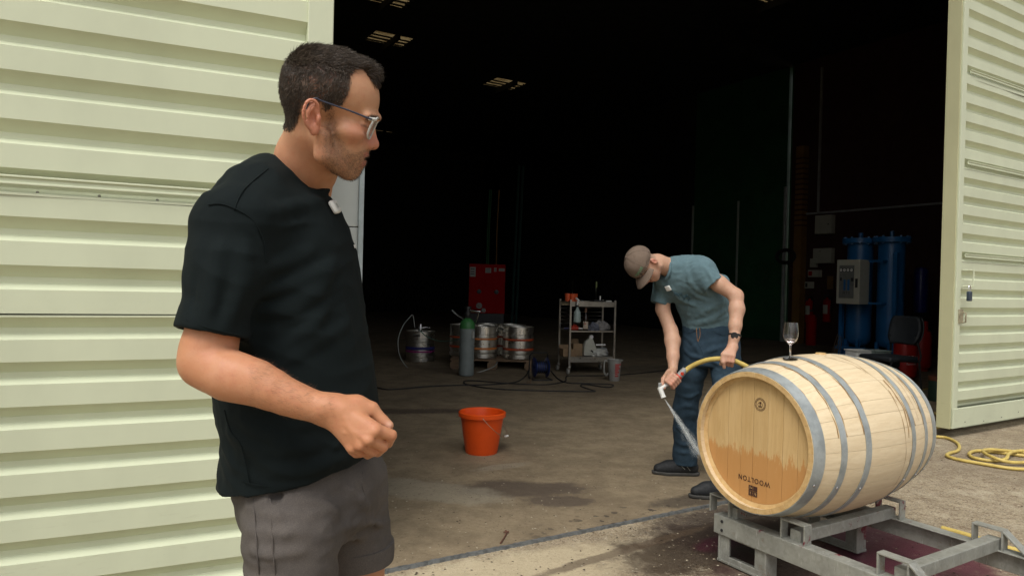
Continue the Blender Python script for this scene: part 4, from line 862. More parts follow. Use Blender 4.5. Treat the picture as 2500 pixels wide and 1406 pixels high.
# ---- propane cylinders
def propane(q, lab, txt, rz):
    p = thing('propane_cylinder', lab, 'gas cylinder', (q[0], q[1], FZ), rz, 'red propane cylinders'); r = .15
    MB().lathe([(0, .03), (.11, .03), (.112, .0), (.118, .0), (.12, .04), (r, .07), (r, .56), (r - .012, .62), (r - .06, .675), (.04, .69), (.03, .7)], 32).build('shell', M('propane_red', (.42, .016, .010), .4, 0, .2, 6) if 'propane_red' not in bpy.data.materials else bpy.data.materials['propane_red'], p)
    MB().lathe([(.085, .66), (.09, .79), (.094, .79), (.09, .66)], 20, a0=.3, a1=5.6).build('collar', bpy.data.materials['propane_red'], p); MB().lathe([(.03, .69), (.03, .74), (.02, .75), (.02, .79), (0, .79)], 12).build('valve', MAT['chrome'], p)
    if txt:
        for s, z, h in (('PROPANE', .33, .085), ('flammable', .245, .042)):
            t_ = text_obj('print', s, h, MAT['white'], p, Matrix.Identity(4), xs=.95)
            for vtx in t_.data.vertices:
                a = vtx.co.x / r - math.pi / 2; rr_ = r + .001 + max(vtx.co.z, 0); vtx.co = Vector((rr_ * math.cos(a), rr_ * math.sin(a), z + vtx.co.y))
propane(G(2208, 928, FZ), 'near red propane cylinder with white print behind the chair', True, .15); propane(G(2247, 904, FZ), 'far red propane cylinder at the right of the chair', False, 0)
propane(P(2190, 800, 11.0), 'rear red propane cylinder half hidden by the chair back', False, 1)
# ---- tubs on a dark crate, green tin
cq = P(2105, 872, 8.6); cr2 = thing('dark_crate', 'dark crate carrying the white tubs behind the barrel', 'crate', (cq[0] + .1, cq[1] + .15, FZ), .3)
for k in range(4): MB().box((0, -.2, .06 + .1 * k), (.7, .018, .085)).build('slat', MAT['black'], cr2, smooth=False)
for k in range(4): MB().box((0, .2, .06 + .1 * k), (.7, .018, .085)).build('slat', MAT['black'], cr2, smooth=False)
for x in (-.34, .34): MB().box((x, 0, .22), (.02, .38, .43)).build('end_board', MAT['black'], cr2, smooth=False)
MB().box((0, 0, .43), (.72, .44, .014)).build('top_board', MAT['black'], cr2, smooth=False)
tz = .443
for (px, lab, w) in ((2103, 'white lidded tub on the dark crate behind the barrel', .26), (2146, 'grey green shallow tub beside the white tub', .24)):
    q = P(px, 865, 8.6); o = thing('plastic_tub', lab, 'tub', (q[0], q[1] + .05, tz), .3); m_ = MAT['white'] if px < 2120 else M('tub_grey', (.25, .30, .27), .4)
    MB().box((0, 0, .035), (w, .2, .07)).build('tub_body', m_, o, smooth=False, bevel=.012); MB().box((0, 0, .078), (w + .02, .22, .014)).build('lid', m_, o, smooth=False, bevel=.005)
gt_ = thing('paint_tin', 'dark green paint tin with an orange lid by the door edge', 'tin', fl(2293, 978), .4)
MB().lathe([(0, .002), (.115, .0), (.117, .004), (.115, .24), (.112, .245)], 28).build('can', M('tin_green', (.02, .05, .03), .5), gt_); MB().lathe([(.118, .235), (.118, .285), (.1, .288), (0, .286)], 28).build('lid', M('lid_orange', (.16, .05, .02), .6), gt_); MB().lathe([(.1165, .09), (.1165, .19)], 12, a0=math.radians(225), a1=math.radians(285)).build('paper_label', MAT['boxw'], gt_)
# a few thin canes lying by the generator
for k in range(4):
    a, b = P(2012 + 9 * k, 866, 9.6), P(2045 + 4 * k, 815 + 3 * k, 11.0); a[2] = FZ + .4; o = MB().tube([(a[0], a[1], FZ + .01), tuple(b)], .005, 5).build('thin_cane', MAT['pallet']); tag(o, '%s thin cane leaning beside the blue towers' % ('leftmost', 'second', 'third', 'rightmost')[k], 'cane', 'thin canes by the towers')
# ---- litter on the concrete
rg = random.Random(11); mbs = MB(); mbd = MB()
def chip(mb, q, s):
    a = rg.uniform(0, 6.3); n = 5; L = []; 
    for k in range(n): w = a + 6.283 * k / n; rr_ = s * rg.uniform(.5, 1.2); L.append((q[0] + rr_ * math.cos(w), q[1] + rr_ * math.sin(w) * .7, q[2] + rg.uniform(0, s * .15)))
    L.append((q[0], q[1], q[2] + s * rg.uniform(.25, .6))); mb.add(L, [(k, (k + 1) % n, n) for k in range(n)])
for k in range(420):
    x, y = rg.uniform(930, 1750), rg.uniform(960, 1400) if k % 3 else rg.uniform(1150, 1400)
    q = G(x, y, FZ + .001); b = q @ N; q[2] = FZ if b > FB else .001
    if b < FB + .03 and b > FB - .03: continue
    chip(mbd if k % 2 else mbs, q, rg.uniform(.003, .008))
for k in range(420):
    q = G(rg.uniform(960, 2500), rg.uniform(1090, 1406), .001)
    if q @ N > FB - .03: continue
    chip(mbd if k % 3 else mbs, q, rg.uniform(.003, .009))
tag(mbs.build('pale_grit', M('grit_pale', (.42, .37, .27), .9), smooth=False), 'scattered pale grit on the concrete', 'grit', kind='stuff'); tag(mbd.build('dark_litter', M('grit_dark', (.05, .035, .022), .9), smooth=False), 'scattered dark crumbs of bark and dirt on the concrete', 'litter', kind='stuff')
# twig on the floor
a_ = [G(1222, 1325, FZ + .004), G(1232, 1310, FZ + .004), G(1237, 1298, FZ + .006), G(1234, 1294, FZ + .01)]
mb = MB().tube(a_, .0045, 6, 5); mb.tube([a_[2], G(1242, 1297, FZ + .012)], .004, 5); mb.tube([a_[2], G(1229, 1298, FZ + .008)], .0035, 5); tag(mb.build('dry_stalk', M('stalk_brown', (.12, .05, .03), .9)), 'dry brown grape stalk on the floor in front of the bucket', 'stalk')
# ------------------------------------------------------------------ implicit surfaces for the two people
V3 = lambda *a: np.array(a, dtype=np.float64)
def smin(a, b, k):
    if k <= 0: return np.minimum(a, b)
    h = np.clip(.5 + .5 * (b - a) / k, 0, 1); return b + (a - b) * h - k * h * (1 - h)
class SDF:
    def __init__(s): s.p = []
    def _add(s, f, c, r, k, op): s.p.append((f, np.array(c, float), float(r), k, op)); return s
    def cap(s, a, b, ra, rb, k=.01, op='+'):
        a, b = np.array(a, float), np.array(b, float); d = b - a; L = d @ d + 1e-12
        def f(p):
            t = np.clip((p - a) @ d / L, 0, 1); q = p - a - t[:, None] * d
            return np.sqrt(np.einsum('ij,ij->i', q, q)) - (ra + (rb - ra) * t)
        return s._add(f, (a + b) / 2, math.sqrt(L) / 2 + max(ra, rb), k, op)
    def chain(s, pts, rs, k=.01, op='+', sm=0):
        if sm: 
            n = len(pts); pts2 = catmull(pts, sm); rs = list(np.interp(np.linspace(0, 1, len(pts2)), np.linspace(0, 1, n), rs)); pts = pts2
        for i in range(len(pts) - 1): s.cap(pts[i], pts[i + 1], rs[i], rs[i + 1], k, op)
        return s
    def ell(s, c, ax, R=None, k=.01, op='+'):     # R rows: the ellipsoid's own axes
        c = np.array(c, float); ax = np.array(ax, float); R = np.eye(3) if R is None else np.array(R, float)
        def f(p):
            q = (p - c) @ R.T; k0 = np.sqrt((((q / ax)) ** 2).sum(1)); k1 = np.sqrt(((q / ax ** 2) ** 2).sum(1)) + 1e-9
            return k0 * (k0 - 1) / k1
        return s._add(f, c, ax.max() * 1.05, k, op)
    def box(s, c, h, R=None, rad=.0, k=.0, op='+'):
        c = np.array(c, float); h = np.array(h, float) - rad; R = np.eye(3) if R is None else np.array(R, float)
        def f(p):
            q = np.abs((p - c) @ R.T) - h; return np.sqrt((np.maximum(q, 0) ** 2).sum(1)) + np.minimum(q.max(1), 0) - rad
        return s._add(f, c, np.linalg.norm(h) + rad * 2, k, op)
    def loft(s, keys, ang, k=.01, op='+', rad=.02, n=2.0):   # keys: (z, cx, cy, a, b) stacked ovals, a along ang
        K = np.array(sorted(keys), float); zz = np.linspace(K[0, 0], K[-1, 0], 160)
        tab = np.array(catmull([q for q in K], 12)); tab = tab[np.argsort(tab[:, 0])]
        T = [np.interp(zz, tab[:, 0], tab[:, i]) for i in range(1, 5)]; ca_, sa_ = math.cos(ang), math.sin(ang); z0, z1 = K[0, 0], K[-1, 0]
        def f(p):
            z = np.clip(p[:, 2], z0, z1); cx, cy, a, b = (np.interp(z, zz, q) for q in T)
            x, y = p[:, 0] - cx, p[:, 1] - cy; u, w = x * ca_ + y * sa_, -x * sa_ + y * ca_
            k0 = ((np.abs(u) / a) ** n + (np.abs(w) / b) ** n) ** (1 / n); k1 = np.sqrt((u / a ** 2) ** 2 + (w / b ** 2) ** 2) + 1e-9
            d = np.where(k0 > .2, k0 * (k0 - 1) / k1, -np.minimum(a, b) * .8); dz = np.abs(p[:, 2] - (z0 + z1) / 2) - (z1 - z0) / 2
            q0, q1 = d + rad, dz + rad
            return np.minimum(np.maximum(q0, q1), 0) + np.sqrt(np.maximum(q0, 0) ** 2 + np.maximum(q1, 0) ** 2) - rad
        cx, cy = K[:, 1].mean(), K[:, 2].mean(); R_ = math.hypot((z1 - z0) / 2, max(K[:, 3].max(), K[:, 4].max()) + np.hypot(K[:, 1] - cx, K[:, 2] - cy).max())
        return s._add(f, (cx, cy, (z0 + z1) / 2), R_, k, op)
    def __call__(s, p, idx=None):
        d = np.full(len(p), 1e3)
        for i in (range(len(s.p)) if idx is None else idx):
            f, c, r, k, op = s.p[i]; q = f(p)
            if op == '+': d = smin(d, q, k)
            elif op == '-': d = -smin(-d, q, k)
            elif op == '&': d = -smin(-d, -q, k)
        return d
    def mesh(s, res, B=10):
        lo = np.min([c - r for f, c, r, k, op in s.p if op == '+'], 0) - 2 * res; hi = np.max([c + r for f, c, r, k, op in s.p if op == '+'], 0) + 2 * res
        bs = res * B; nb = np.ceil((hi - lo) / bs).astype(int) + 1
        g = np.stack(np.meshgrid(*[np.arange(n) for n in nb], indexing='ij'), -1).reshape(-1, 3)
        ctr = lo + (g + .5) * bs; Rb = bs * .87
        # coarse reject by the bounding spheres, then by the field itself
        near = np.zeros(len(ctr), bool)
        for f, c, r, k, op in s.p:
            if op == '+': near |= np.linalg.norm(ctr - c, axis=1) < r + Rb + .03
        g, ctr = g[near], ctr[near]
        dv = s(ctr); keep = np.abs(dv) < Rb * 1.7 + .012; g, ctr = g[keep], ctr[keep]
        ax = np.arange(B + 1) * res; off = np.stack(np.meshgrid(ax, ax, ax, indexing='ij'), -1).reshape(-1, 3)
        cs = np.array([q[1] for q in s.p]); rs_ = np.array([q[2] + max(q[3], 0) for q in s.p]); vals = np.empty((len(g), (B + 1) ** 3), np.float32)
        forced = np.array([q[4] == '&' for q in s.p])
        for i in range(len(g)):
            act = np.where((np.linalg.norm(cs - ctr[i], axis=1) - rs_ < 2.2 * Rb) | forced)[0]
            vals[i] = s(lo + g[i] * bs + off, act)
        v = vals.reshape(-1, B + 1, B + 1, B + 1); sg = v < 0
        has = sg.any((1, 2, 3)) & ~sg.all((1, 2, 3)); v, sg, g = v[has], sg[has], g[has]
        c8 = [(i, j, k) for i in (0, 1) for j in (0, 1) for k in (0, 1)]
        cnt = sum(sg[:, i:i + B, j:j + B, k:k + B].astype(np.int8) for i, j, k in c8); cell = (cnt > 0) & (cnt < 8)
        bi, ci, cj, ck = np.nonzero(cell); acc = np.zeros((len(bi), 3)); num = np.zeros(len(bi))
        val = {q: v[bi, ci + q[0], cj + q[1], ck + q[2]].astype(float) for q in c8}
        for a in c8:
            for x in range(3):
                if a[x] == 0:
                    b = tuple(1 if y == x else a[y] for y in range(3)); va, vb = val[a], val[b]; cr = (va < 0) != (vb < 0)
                    tt = np.where(cr, va / np.where(cr, va - vb, 1), 0); e = np.tile(np.array(a, float), (len(bi), 1)); e[:, x] = tt
                    acc[cr] += e[cr]; num[cr] += 1
        pos = lo + (g[bi] * B + np.stack([ci, cj, ck], 1) + acc / num[:, None]) * res
        gi = g[bi] * B + np.stack([ci, cj, ck], 1); D = (nb * B + 5).astype(np.int64); key = (gi[:, 0] * D[1] + gi[:, 1]) * D[2] + gi[:, 2]
        key, first = np.unique(key, return_index=True); pos = pos[first]; faces = []
        def find(I): 
            kk = (I[:, 0] * D[1] + I[:, 1]) * D[2] + I[:, 2]; w = np.clip(np.searchsorted(key, kk), 0, len(key) - 1); return np.where(key[w] == kk, w, -1)
        for x in range(3):
            sl = [slice(0, B)] * 3; s2 = list(sl); s2[x] = slice(1, B + 1)
            a, b = sg[(slice(None), *sl)], sg[(slice(None), *s2)]; bb, i, j, k = np.nonzero(a != b)
            I = g[bb] * B + np.stack([i, j, k], 1); y, z = (x + 1) % 3, (x + 2) % 3; ey, ez = np.eye(3, dtype=int)[y], np.eye(3, dtype=int)[z]
            q = np.stack([find(I - ey - ez), find(I - ez), find(I), find(I - ey)], 1); ok = (q >= 0).all(1); fl_ = ~a[bb, i, j, k]
            q = np.where(fl_[:, None], q[:, ::-1], q); faces.append(q[ok])
        return pos, np.concatenate(faces)
def nz3(p, scale, seed, oct_=3):           # smooth value made of warped sines
    rg = np.random.RandomState(seed); o = np.zeros(len(p)); a = 1.
    for q in range(oct_):
        K = rg.randn(4, 3) * scale * 2 ** q; f = rg.rand(4) * 6.28; o += a * sum(np.sin(p @ k + w) for k, w in zip(K, f)) / 4; a *= .5
    return o
def vnormals(pos, fac):
    n = np.cross(pos[fac[:, 2]] - pos[fac[:, 0]], pos[fac[:, 3]] - pos[fac[:, 1]]); o = np.zeros_like(pos)
    for k in range(4): np.add.at(o, fac[:, k], n)
    return o / (np.linalg.norm(o, axis=1)[:, None] + 1e-12)
def relax(pos, fac, it=2, lam=.5):
    for _ in range(it):
        s_ = np.zeros_like(pos); c = np.zeros(len(pos))
        for a in range(4):
            b = (a + 1) % 4; np.add.at(s_, fac[:, a], pos[fac[:, b]]); np.add.at(s_, fac[:, b], pos[fac[:, a]]); np.add.at(c, fac[:, a], 1); np.add.at(c, fac[:, b], 1)
        pos = pos + lam * (s_ / np.maximum(c, 1)[:, None] - pos)
    return pos
def np_obj(name, pos, fac, mat, parent=None, origin=(0, 0, 0), col=None, extra=None):
    me = bpy.data.meshes.new(name); o0 = np.array(origin, float); P_ = (pos - o0).astype(np.float32)
    me.vertices.add(len(P_)); me.vertices.foreach_set('co', P_.ravel()); nf, nv = fac.shape
    me.loops.add(nf * nv); me.loops.foreach_set('vertex_index', fac.astype(np.int32).ravel()); me.polygons.add(nf)
    me.polygons.foreach_set('loop_start', np.arange(0, nf * nv, nv, dtype=np.int32)); me.update(calc_edges=True); me.validate(); me.shade_smooth()
    if col is not None:
        at = me.color_attributes.new('tint', 'FLOAT_COLOR', 'POINT'); at.data.foreach_set('color', np.concatenate([col, np.ones((len(col), 1))], 1).astype(np.float32).ravel())
    for m in (mat if isinstance(mat, (list, tuple)) else [mat]): me.materials.append(m)
    ob = bpy.data.objects.new(name, me); COL.objects.link(ob)
    if parent is not None: ob.parent = parent
    else: ob.location = tuple(o0)
    return ob
def inpoly(x, y, poly):
    r = np.zeros(len(x), bool); n = len(poly)
    for i in range(n):
        (x0, y0), (x1, y1) = poly[i], poly[(i + 1) % n]
        if y0 == y1: continue
        r ^= ((y0 > y) != (y1 > y)) & (x < (x1 - x0) * (y - y0) / (y1 - y0) + x0)
    return r
def topix(p):
    q = p - CAM; d = q @ fw; return 1250 + F * (q @ rt) / d, 703 - F * (q @ up) / d, d
def mat_skin(name, rough=.5):
    t = NT(name); a = t.new('ShaderNodeVertexColor'); a.layer_name = 'tint'; v = t.co()
    c = t.mix(t.math('MULTIPLY', t.ramp(t.noise(55, 6, .7, v), .45, .75), .35), a.outputs[0], (.42, .14, .08), 'MIX'); c = t.mix(t.math('MULTIPLY', t.ramp(t.noise(180, 4, .7, v), .55, .8), .25), c, (.25, .10, .05))
    t.set(Base_Color=c, Roughness=t.ramp(t.noise(40, 5, .6, v), .3, .7, rough - .06, rough + .08), Specular_IOR_Level=.38)
    t.b.inputs['Subsurface Weight'].default_value = .12; t.b.inputs['Subsurface Radius'].default_value = (.012, .004, .002); t.b.inputs['Subsurface Scale'].default_value = .5
    t.bump(t.noise(420, 3, .6, v), .2, .0006); t.bump(t.noise(110, 6, .75, v), .3, .0018); return t.mat
def mat_cloth(name, c1, c2, wv=900, b=.25, rough=.9, seams=None):
    t = NT(name); v = t.co(); f = t.noise(7, 6, .7, v); w = t.noise(wv, 2, .5, v)
    t.set(Base_Color=t.mix(t.math('MULTIPLY', t.ramp(w, .35, .65), .5), t.mix(t.ramp(f, .35, .7), c1, c2), tuple(x * .7 for x in c2)), Roughness=rough, Specular_IOR_Level=.2)
    t.b.inputs['Sheen Weight'].default_value = .1; t.b.inputs['Sheen Roughness'].default_value = .5; t.b.inputs['Sheen Tint'].default_value = (*c1, 1)
    t.bump(w, b, .0006); t.bump(t.noise(45, 5, .65, v), .25, .003); return t.mat
MAT['skinA'] = mat_skin('skin'); MAT['skinB'] = mat_skin('skin_fair')
# ------------------------------------------------------------------ the man in the black T-shirt
def plane_frame(px, py, d):
    o = P(px, py, d); r = (o - CAM) / np.linalg.norm(o - CAM); x = rt - r * (rt @ r); x /= np.linalg.norm(x); z = np.cross(x, r); return o, x, r, z
HO, HX, HY, HZ = plane_frame(800, 280, 1.30)
yw = math.radians(6); HX0, HY0 = HX, HY; HX, HY = HX0 * math.cos(yw) - HY0 * math.sin(yw), HY0 * math.cos(yw) + HX0 * math.sin(yw)     # turned a little towards the viewer
HR = np.array([HX, HY, HZ])
def H(px, py, y=0.):                     # head point: photo pixel on the head's mid plane, then y metres away from the viewer
    v = fw + (px - 1250) / F * rt - (py - 703) / F * up; q = CAM + v * (((HO - CAM) @ HY0) / (v @ HY0)) - HO; return HO + HX * (q @ HX0) + HZ * (q @ HZ) + HY * y
def Rp(deg):                              # axes pitched in the profile plane
    c, s = math.cos(math.radians(deg)), math.sin(math.radians(deg)); return np.array([HX * c + HZ * s, HY, -HX * s + HZ * c])
body = SDF()
# skull and face
body.ell(H(803, 209), (.083, .0745, .064), Rp(-12), k=0)
body.ell(H(770, 236), (.058, .066, .056), Rp(0), k=.02)
body.ell(H(864, 246), (.0465, .056, .052), Rp(-8), k=.02)
body.ell(H(852, 330), (.036, .048, .058), Rp(0), k=.02)
body.ell(H(830, 372), (.045, .046, .040), Rp(-28), k=.02)
for s in (-1, 1):
    body.cap(H(795, 330, s * .058), H(797, 374, s * .052), .014, .015, k=.02); body.cap(H(797, 374, s * .052), H(851, 415, s * .014), .014, .0160, k=.013)
    body.ell(H(862, 322, s * .0475), (.024, .014, .013), Rp(-15), k=.02)
    body.cap(H(921, 288, s * .012), H(900, 284, s * .046), .0075, .007, k=.012)
body.ell(H(853, 419), (.0185, .021, .0145), Rp(-15), k=.012)
body.ell(H(869, 386), (.0175, .027, .026), Rp(-12), k=.012)
# eye sockets, then the lidded eyes
for s in (-1, 1):
    body.ell(H(912, 306, s * .033), (.0145, .016, .0095), Rp(-20), k=.010, op='-')
    body.ell(H(888, 306, s * .032), (.0128, .0135, .0125), Rp(0), k=.003); body.cap(H(896, 299, s * .020), H(893, 300, s * .042), .0042, .0035, k=.003)
# nose
body.cap(H(904, 300), H(909, 340), .0075, .0085, k=.010); body.ell(H(911, 351), (.0118, .0105, .0105), Rp(-30), k=.006)
body.cap(H(895, 318), H(897, 350), .010, .012, k=.010)
for s in (-1, 1): body.ell(H(899, 354, s * .0125), (.010, .0065, .008), Rp(-20), k=.005)
for s in (-1, 1): body.ell(H(906, 364, s * .0065), (.005, .0035, .004), Rp(-20), k=.003, op='-')
# lips, slightly parted
body.ell(H(888, 375), (.0105, .020, .0056), Rp(-28), k=.003); body.ell(H(880, 399), (.0095, .018, .0066), Rp(-5), k=.003)
body.ell(H(893, 387), (.0155, .020, .0030), Rp(-4), k=.002, op='-')
# ears
for s in (-1, 1):
    E0 = lambda a, b, y=0.: H(777 + a, 286 + b, s * (.0745 + y))
    body.ell(E0(1, -3, .003), (.0130, .0055, .0265), Rp(8), k=.005); body.ell(E0(2, 31, .003), (.0085, .0055, .0100), Rp(0), k=.006)
    pts = [E0(11, -8, .003), E0(13, -22, .006), E0(8, -35, .010), E0(-3, -40, .013), E0(-13, -33, .016), E0(-19, -16, .018), E0(-19, 2, .017), E0(-13, 18, .012), E0(-4, 30, .006)]
    body.chain([E0(-9, 20, .006), E0(-10, 0, .011), E0(-4, -16, .011), E0(3, -26, .010)], [.0028, .0030, .0030, .0024], k=.002, sm=2)
    body.ell(E0(4, 3, .012), (.0074, .0095, .0120), Rp(10), k=.003, op='-'); body.chain([E0(-14, 8, .0135), E0(-14, -14, .0135), E0(-7, -29, .0125), E0(5, -31, .0105)], [.0028] * 4, k=.002, op='-')
    body.chain(pts, [.0028] * 9, k=.002, sm=2); body.cap(E0(14, 1, .007), E0(12, 12, .007), .0042, .0036, k=.003)
# neck
body.chain([H(770, 318, .01), H(738, 396, .048), H(718, 470, .085), P(705, 540, 1.40)], [.0545, .0555, .056, .065], k=.02)
for s in (-1, 1): body.cap(H(782, 335, .01 + s * .048), H(768, 446, .082 + s * .012), .0095, .007, k=.014)
body.cap(H(806, 405, .03), H(792, 440, .065), .012, .012, k=.02)
# hidden trunk under the clothes
body.loft([(.80, -.40, 1.385, .06, .10), (.88, -.41, 1.39, .09, .13), (1.1, -.44, 1.40, .09, .14), (1.35, -.46, 1.40, .08, .16), (1.44, -.465, 1.40, .05, .10)], 0, k=.03)
# right arm: shoulder, elbow, forearm, wrist
SHR = P(572, 546, 1.215)
body.chain([SHR, P(548, 690, 1.185), P(508, 860, 1.165), P(500, 888, 1.158)], [.056, .050, .0415, .040], k=.02)
body.chain([P(500, 886, 1.158), P(560, 916, 1.145), P(625, 934, 1.140), P(700, 968, 1.140), P(760, 989, 1.143), P(806, 1002, 1.146)], [.0390, .0405, .0362, .0288, .0243, .0225], k=.008, sm=2)
body.cap(P(800, 992, 1.138), P(835, 1000, 1.138), .018, .016, k=.015); body.cap(P(800, 1012, 1.15), P(830, 1020, 1.15), .018, .016, k=.015)
# left arm, folded in front of the body on the far side
SHL = P(748, 552, 1.585)
body.chain([SHL, P(770, 720, 1.60), P(775, 860, 1.58)], [.052, .047, .040], k=.02); body.chain([P(775, 860, 1.58), P(815, 930, 1.50), P(850, 985, 1.44)], [.040, .036, .024], k=.02)
# right hand: back of the hand to the viewer, fingers loosely curled
WR = P(815, 1004, 1.146)
mcp = [P(916, 1048, 1.128), P(900, 1070, 1.124), P(880, 1083, 1.128), P(861, 1090, 1.136)]
pip = [P(955, 1062, 1.142), P(934, 1089, 1.144), P(909, 1101, 1.148), P(880, 1104, 1.152)]
dip = [P(947, 1081, 1.166), P(922, 1102, 1.168), P(898, 1108, 1.170), P(870, 1107, 1.170)]
tip = [P(926, 1082, 1.176), P(903, 1098, 1.180), P(882, 1102, 1.180), P(858, 1100, 1.178)]
for i, (rm, rp) in enumerate(((.0122, .0098), (.0122, .0100), (.0116, .0094), (.0108, .0085))):
    body.chain([WR + (i - 1.5) * np.array([0, 0, -.007]), mcp[i]], [.0165, rm], k=.011)
for i, (rm, rp) in enumerate(((.0118, .0098), (.0118, .0100), (.0112, .0094), (.0104, .0085))):
    body.chain([mcp[i], pip[i], dip[i], tip[i]], [rm * .93, rp, rp * .88, rp * .8], k=.0015); body.ell(mcp[i] - HY * .005, (.0095, .0095, .008), HR, k=.005)
for i in range(3):
    a0, a1, a2 = (mcp[i] + mcp[i + 1]) / 2 - HY * .011, (mcp[i] * .3 + mcp[i + 1] * .3 + pip[i] * .2 + pip[i + 1] * .2) - HY * .011, (pip[i] + pip[i + 1]) / 2 - HY * .008
    body.chain([a0 * .6 + a1 * .4, a1, a2], [.0016, .0024, .0024], k=.003, op='-')
for k_i in (-1, 0, 1): body.cap(WR + (mcp[1] - WR) * .35 - HY * .0165 + V3(0, 0, .012 * k_i), mcp[1 + k_i] - HY * .012, .0016, .002, k=.005)
body.chain([P(835, 992, 1.155), P(870, 990, 1.158), P(907, 998, 1.160)], [.018, .0155, .0125], k=.014); body.chain([P(907, 998, 1.160), P(935, 1028, 1.160), P(949, 1038, 1.158)], [.0115, .0098, .0085], k=.004)
# simple left hand under the right one
LW = P(856, 992, 1.43)
for i in range(4): body.chain([LW, P(905, 1030 + 9 * i, 1.36), P(915, 1040 + 9 * i, 1.31)], [.018, .011, .009], k=.008)
body.chain([LW, P(890, 1012, 1.38), P(915, 1022, 1.34)], [.016, .011, .009], k=.008)
# legs
RX, LX = P(715, 1420, 1.25), P(856, 1380, 1.50)
rk_ = V3(RX[0] + .01, 1.25, .47); lk_ = V3(LX[0] + .02, 1.49, .47); ra_ = V3(RX[0] - .02, 1.25, .09); la_ = V3(LX[0] - .01, 1.49, .09)
body.chain([V3(-.40, 1.33, .80), V3(RX[0], 1.25, .62), rk_, rk_ + V3(-.015, 0, -.13), ra_], [.055, .062, .054, .055, .034], k=.03); body.chain([V3(-.38, 1.45, .80), V3(LX[0], 1.49, .62), lk_, lk_ + V3(-.015, 0, -.13), la_], [.055, .066, .054, .055, .034], k=.03)
for a in (ra_, la_): body.chain([a, a + V3(.02, 0, -.045), a + V3(.15, 0, -.055)], [.034, .03, .025], k=.03)
posA, facA = body.mesh(.0026); posA = relax(posA, facA, 1, .5)
nA = vnormals(posA, facA); pxA, pyA, dA = topix(posA)
# ---- colour of the skin, stubble and scalp
hy = (posA - HO) @ HY; uu = (posA - HO) @ HX; ww = (posA - HO) @ HZ; isH = (posA[:, 2] > 1.36) & (np.abs(hy) < .13)
hpx, hpy = 800 + uu * 1354, 280 - ww * 1308
def soft(m, it=3):           # blur a per-vertex mask over the surface
    m = m.astype(float)
    for _ in range(it):
        s_ = np.zeros(len(m)); c = np.zeros(len(m))
        for a in range(4):
            b = (a + 1) % 4; np.add.at(s_, facA[:, a], m[facA[:, b]]); np.add.at(c, facA[:, a], 1)
        m = .4 * m + .6 * s_ / np.maximum(c, 1)
    return m
HAIR = [(690, 308), (712, 318), (728, 303), (741, 276), (752, 256), (765, 246), (782, 243), (798, 247), (806, 268), (815, 268), (824, 256), (842, 256), (860, 238), (867, 208), (865, 184), (878, 172), (897, 178), (911, 196), (921, 210), (950, 200), (905, 115), (800, 90), (670, 130), (660, 300)]
STUB = [(806, 262), (822, 262), (824, 300), (836, 338), (852, 366), (872, 372), (888, 362), (908, 362), (912, 380), (892, 392), (890, 405), (890, 425), (862, 446), (830, 436), (806, 424), (788, 392), (796, 340)]
mh = isH & inpoly(hpx, hpy, HAIR); earm = isH & (np.abs(hy) > .0735) & (np.abs(hpx - 777) < 23) & (np.abs(hpy - 286) < 46)
mh &= ~earm
ms = isH & inpoly(hpx, hpy, STUB) & ~earm
lips = isH & (((hpx - 889) / 16) ** 2 + ((hpy - 376) / 6) ** 2 < 1) | isH & (((hpx - 883) / 13) ** 2 + ((hpy - 398) / 7.5) ** 2 < 1); lips &= (np.abs(hy) < .024) & (hpx > 868)
brow = isH & inpoly(hpx, hpy, [(899, 286), (912, 281), (928, 285), (930, 292), (912, 288), (899, 291)]) & (np.abs(hy) > .008)
lash = isH & inpoly(hpx, hpy, [(884, 302), (893, 304), (905, 310), (904, 314), (893, 309), (883, 305)]) & (np.abs(hy) > .015) & (np.abs(hy) < .05)
base = np.tile(np.array([.525, .275, .155]), (len(posA), 1))
arm = ~isH; base[arm] = (.505, .232, .120)
def tint(m, c): 
    global base
    base = base * (1 - m[:, None]) + np.array(c) * m[:, None]
tint(.55 * soft(isH & (hpy > 300) & (hpy < 352) & (hpx > 850), 12), (.52, .21, .135)); tint(.7 * soft(earm, 2), (.52, .185, .12)); tint(.5 * soft(isH & (hpx > 898) & (hpy > 330) & (hpy < 366), 4), (.52, .17, .12))
rgs = np.random.RandomState(2); st_n = soft(rgs.rand(len(posA)) < .5, 1) * .30 + .18; tint(np.clip(soft(ms, 10) * st_n, 0, 1), (.135, .085, .058)); tint(.75 * soft(lips, 2), (.42, .135, .105)); tint(.9 * soft(brow, 1), (.05, .032, .022)); tint(.85 * soft(lash, 1), (.04, .022, .016))
dens = soft(mh, 7); tint(np.clip(dens * 1.15 - .1, 0, 1), (.040, .029, .021))
tint(.35 * soft(isH & (hpy > 330) & (hpx < 800), 14), (.52, .21, .12))
knk = np.zeros(len(posA))
for q in mcp + pip: knk = np.maximum(knk, np.exp(-((posA - q) ** 2).sum(1) / .011 ** 2))
tint(.4 * knk, (.50, .17, .10)); tint(.55 * np.exp(-((posA - P(950, 1037, 1.150)) ** 2).sum(1) / .007 ** 2), (.66, .44, .35)); vb = np.clip(nz3(posA, 60, 90, 2), 0, 1) * (~isH); tint(.22 * vb, (.52, .17, .09)); tint(.16 * np.clip(nz3(posA, 95, 91, 2), 0, 1), (.60, .36, .24))
feetA = V3(-.39, 1.37, 0.)
manA = np_obj('person', posA, facA, MAT['skinA'], None, feetA, np.clip(base, 0, 1)); tag(manA, 'man in a black T-shirt and grey shorts with glasses, watching in front of the door', 'person')
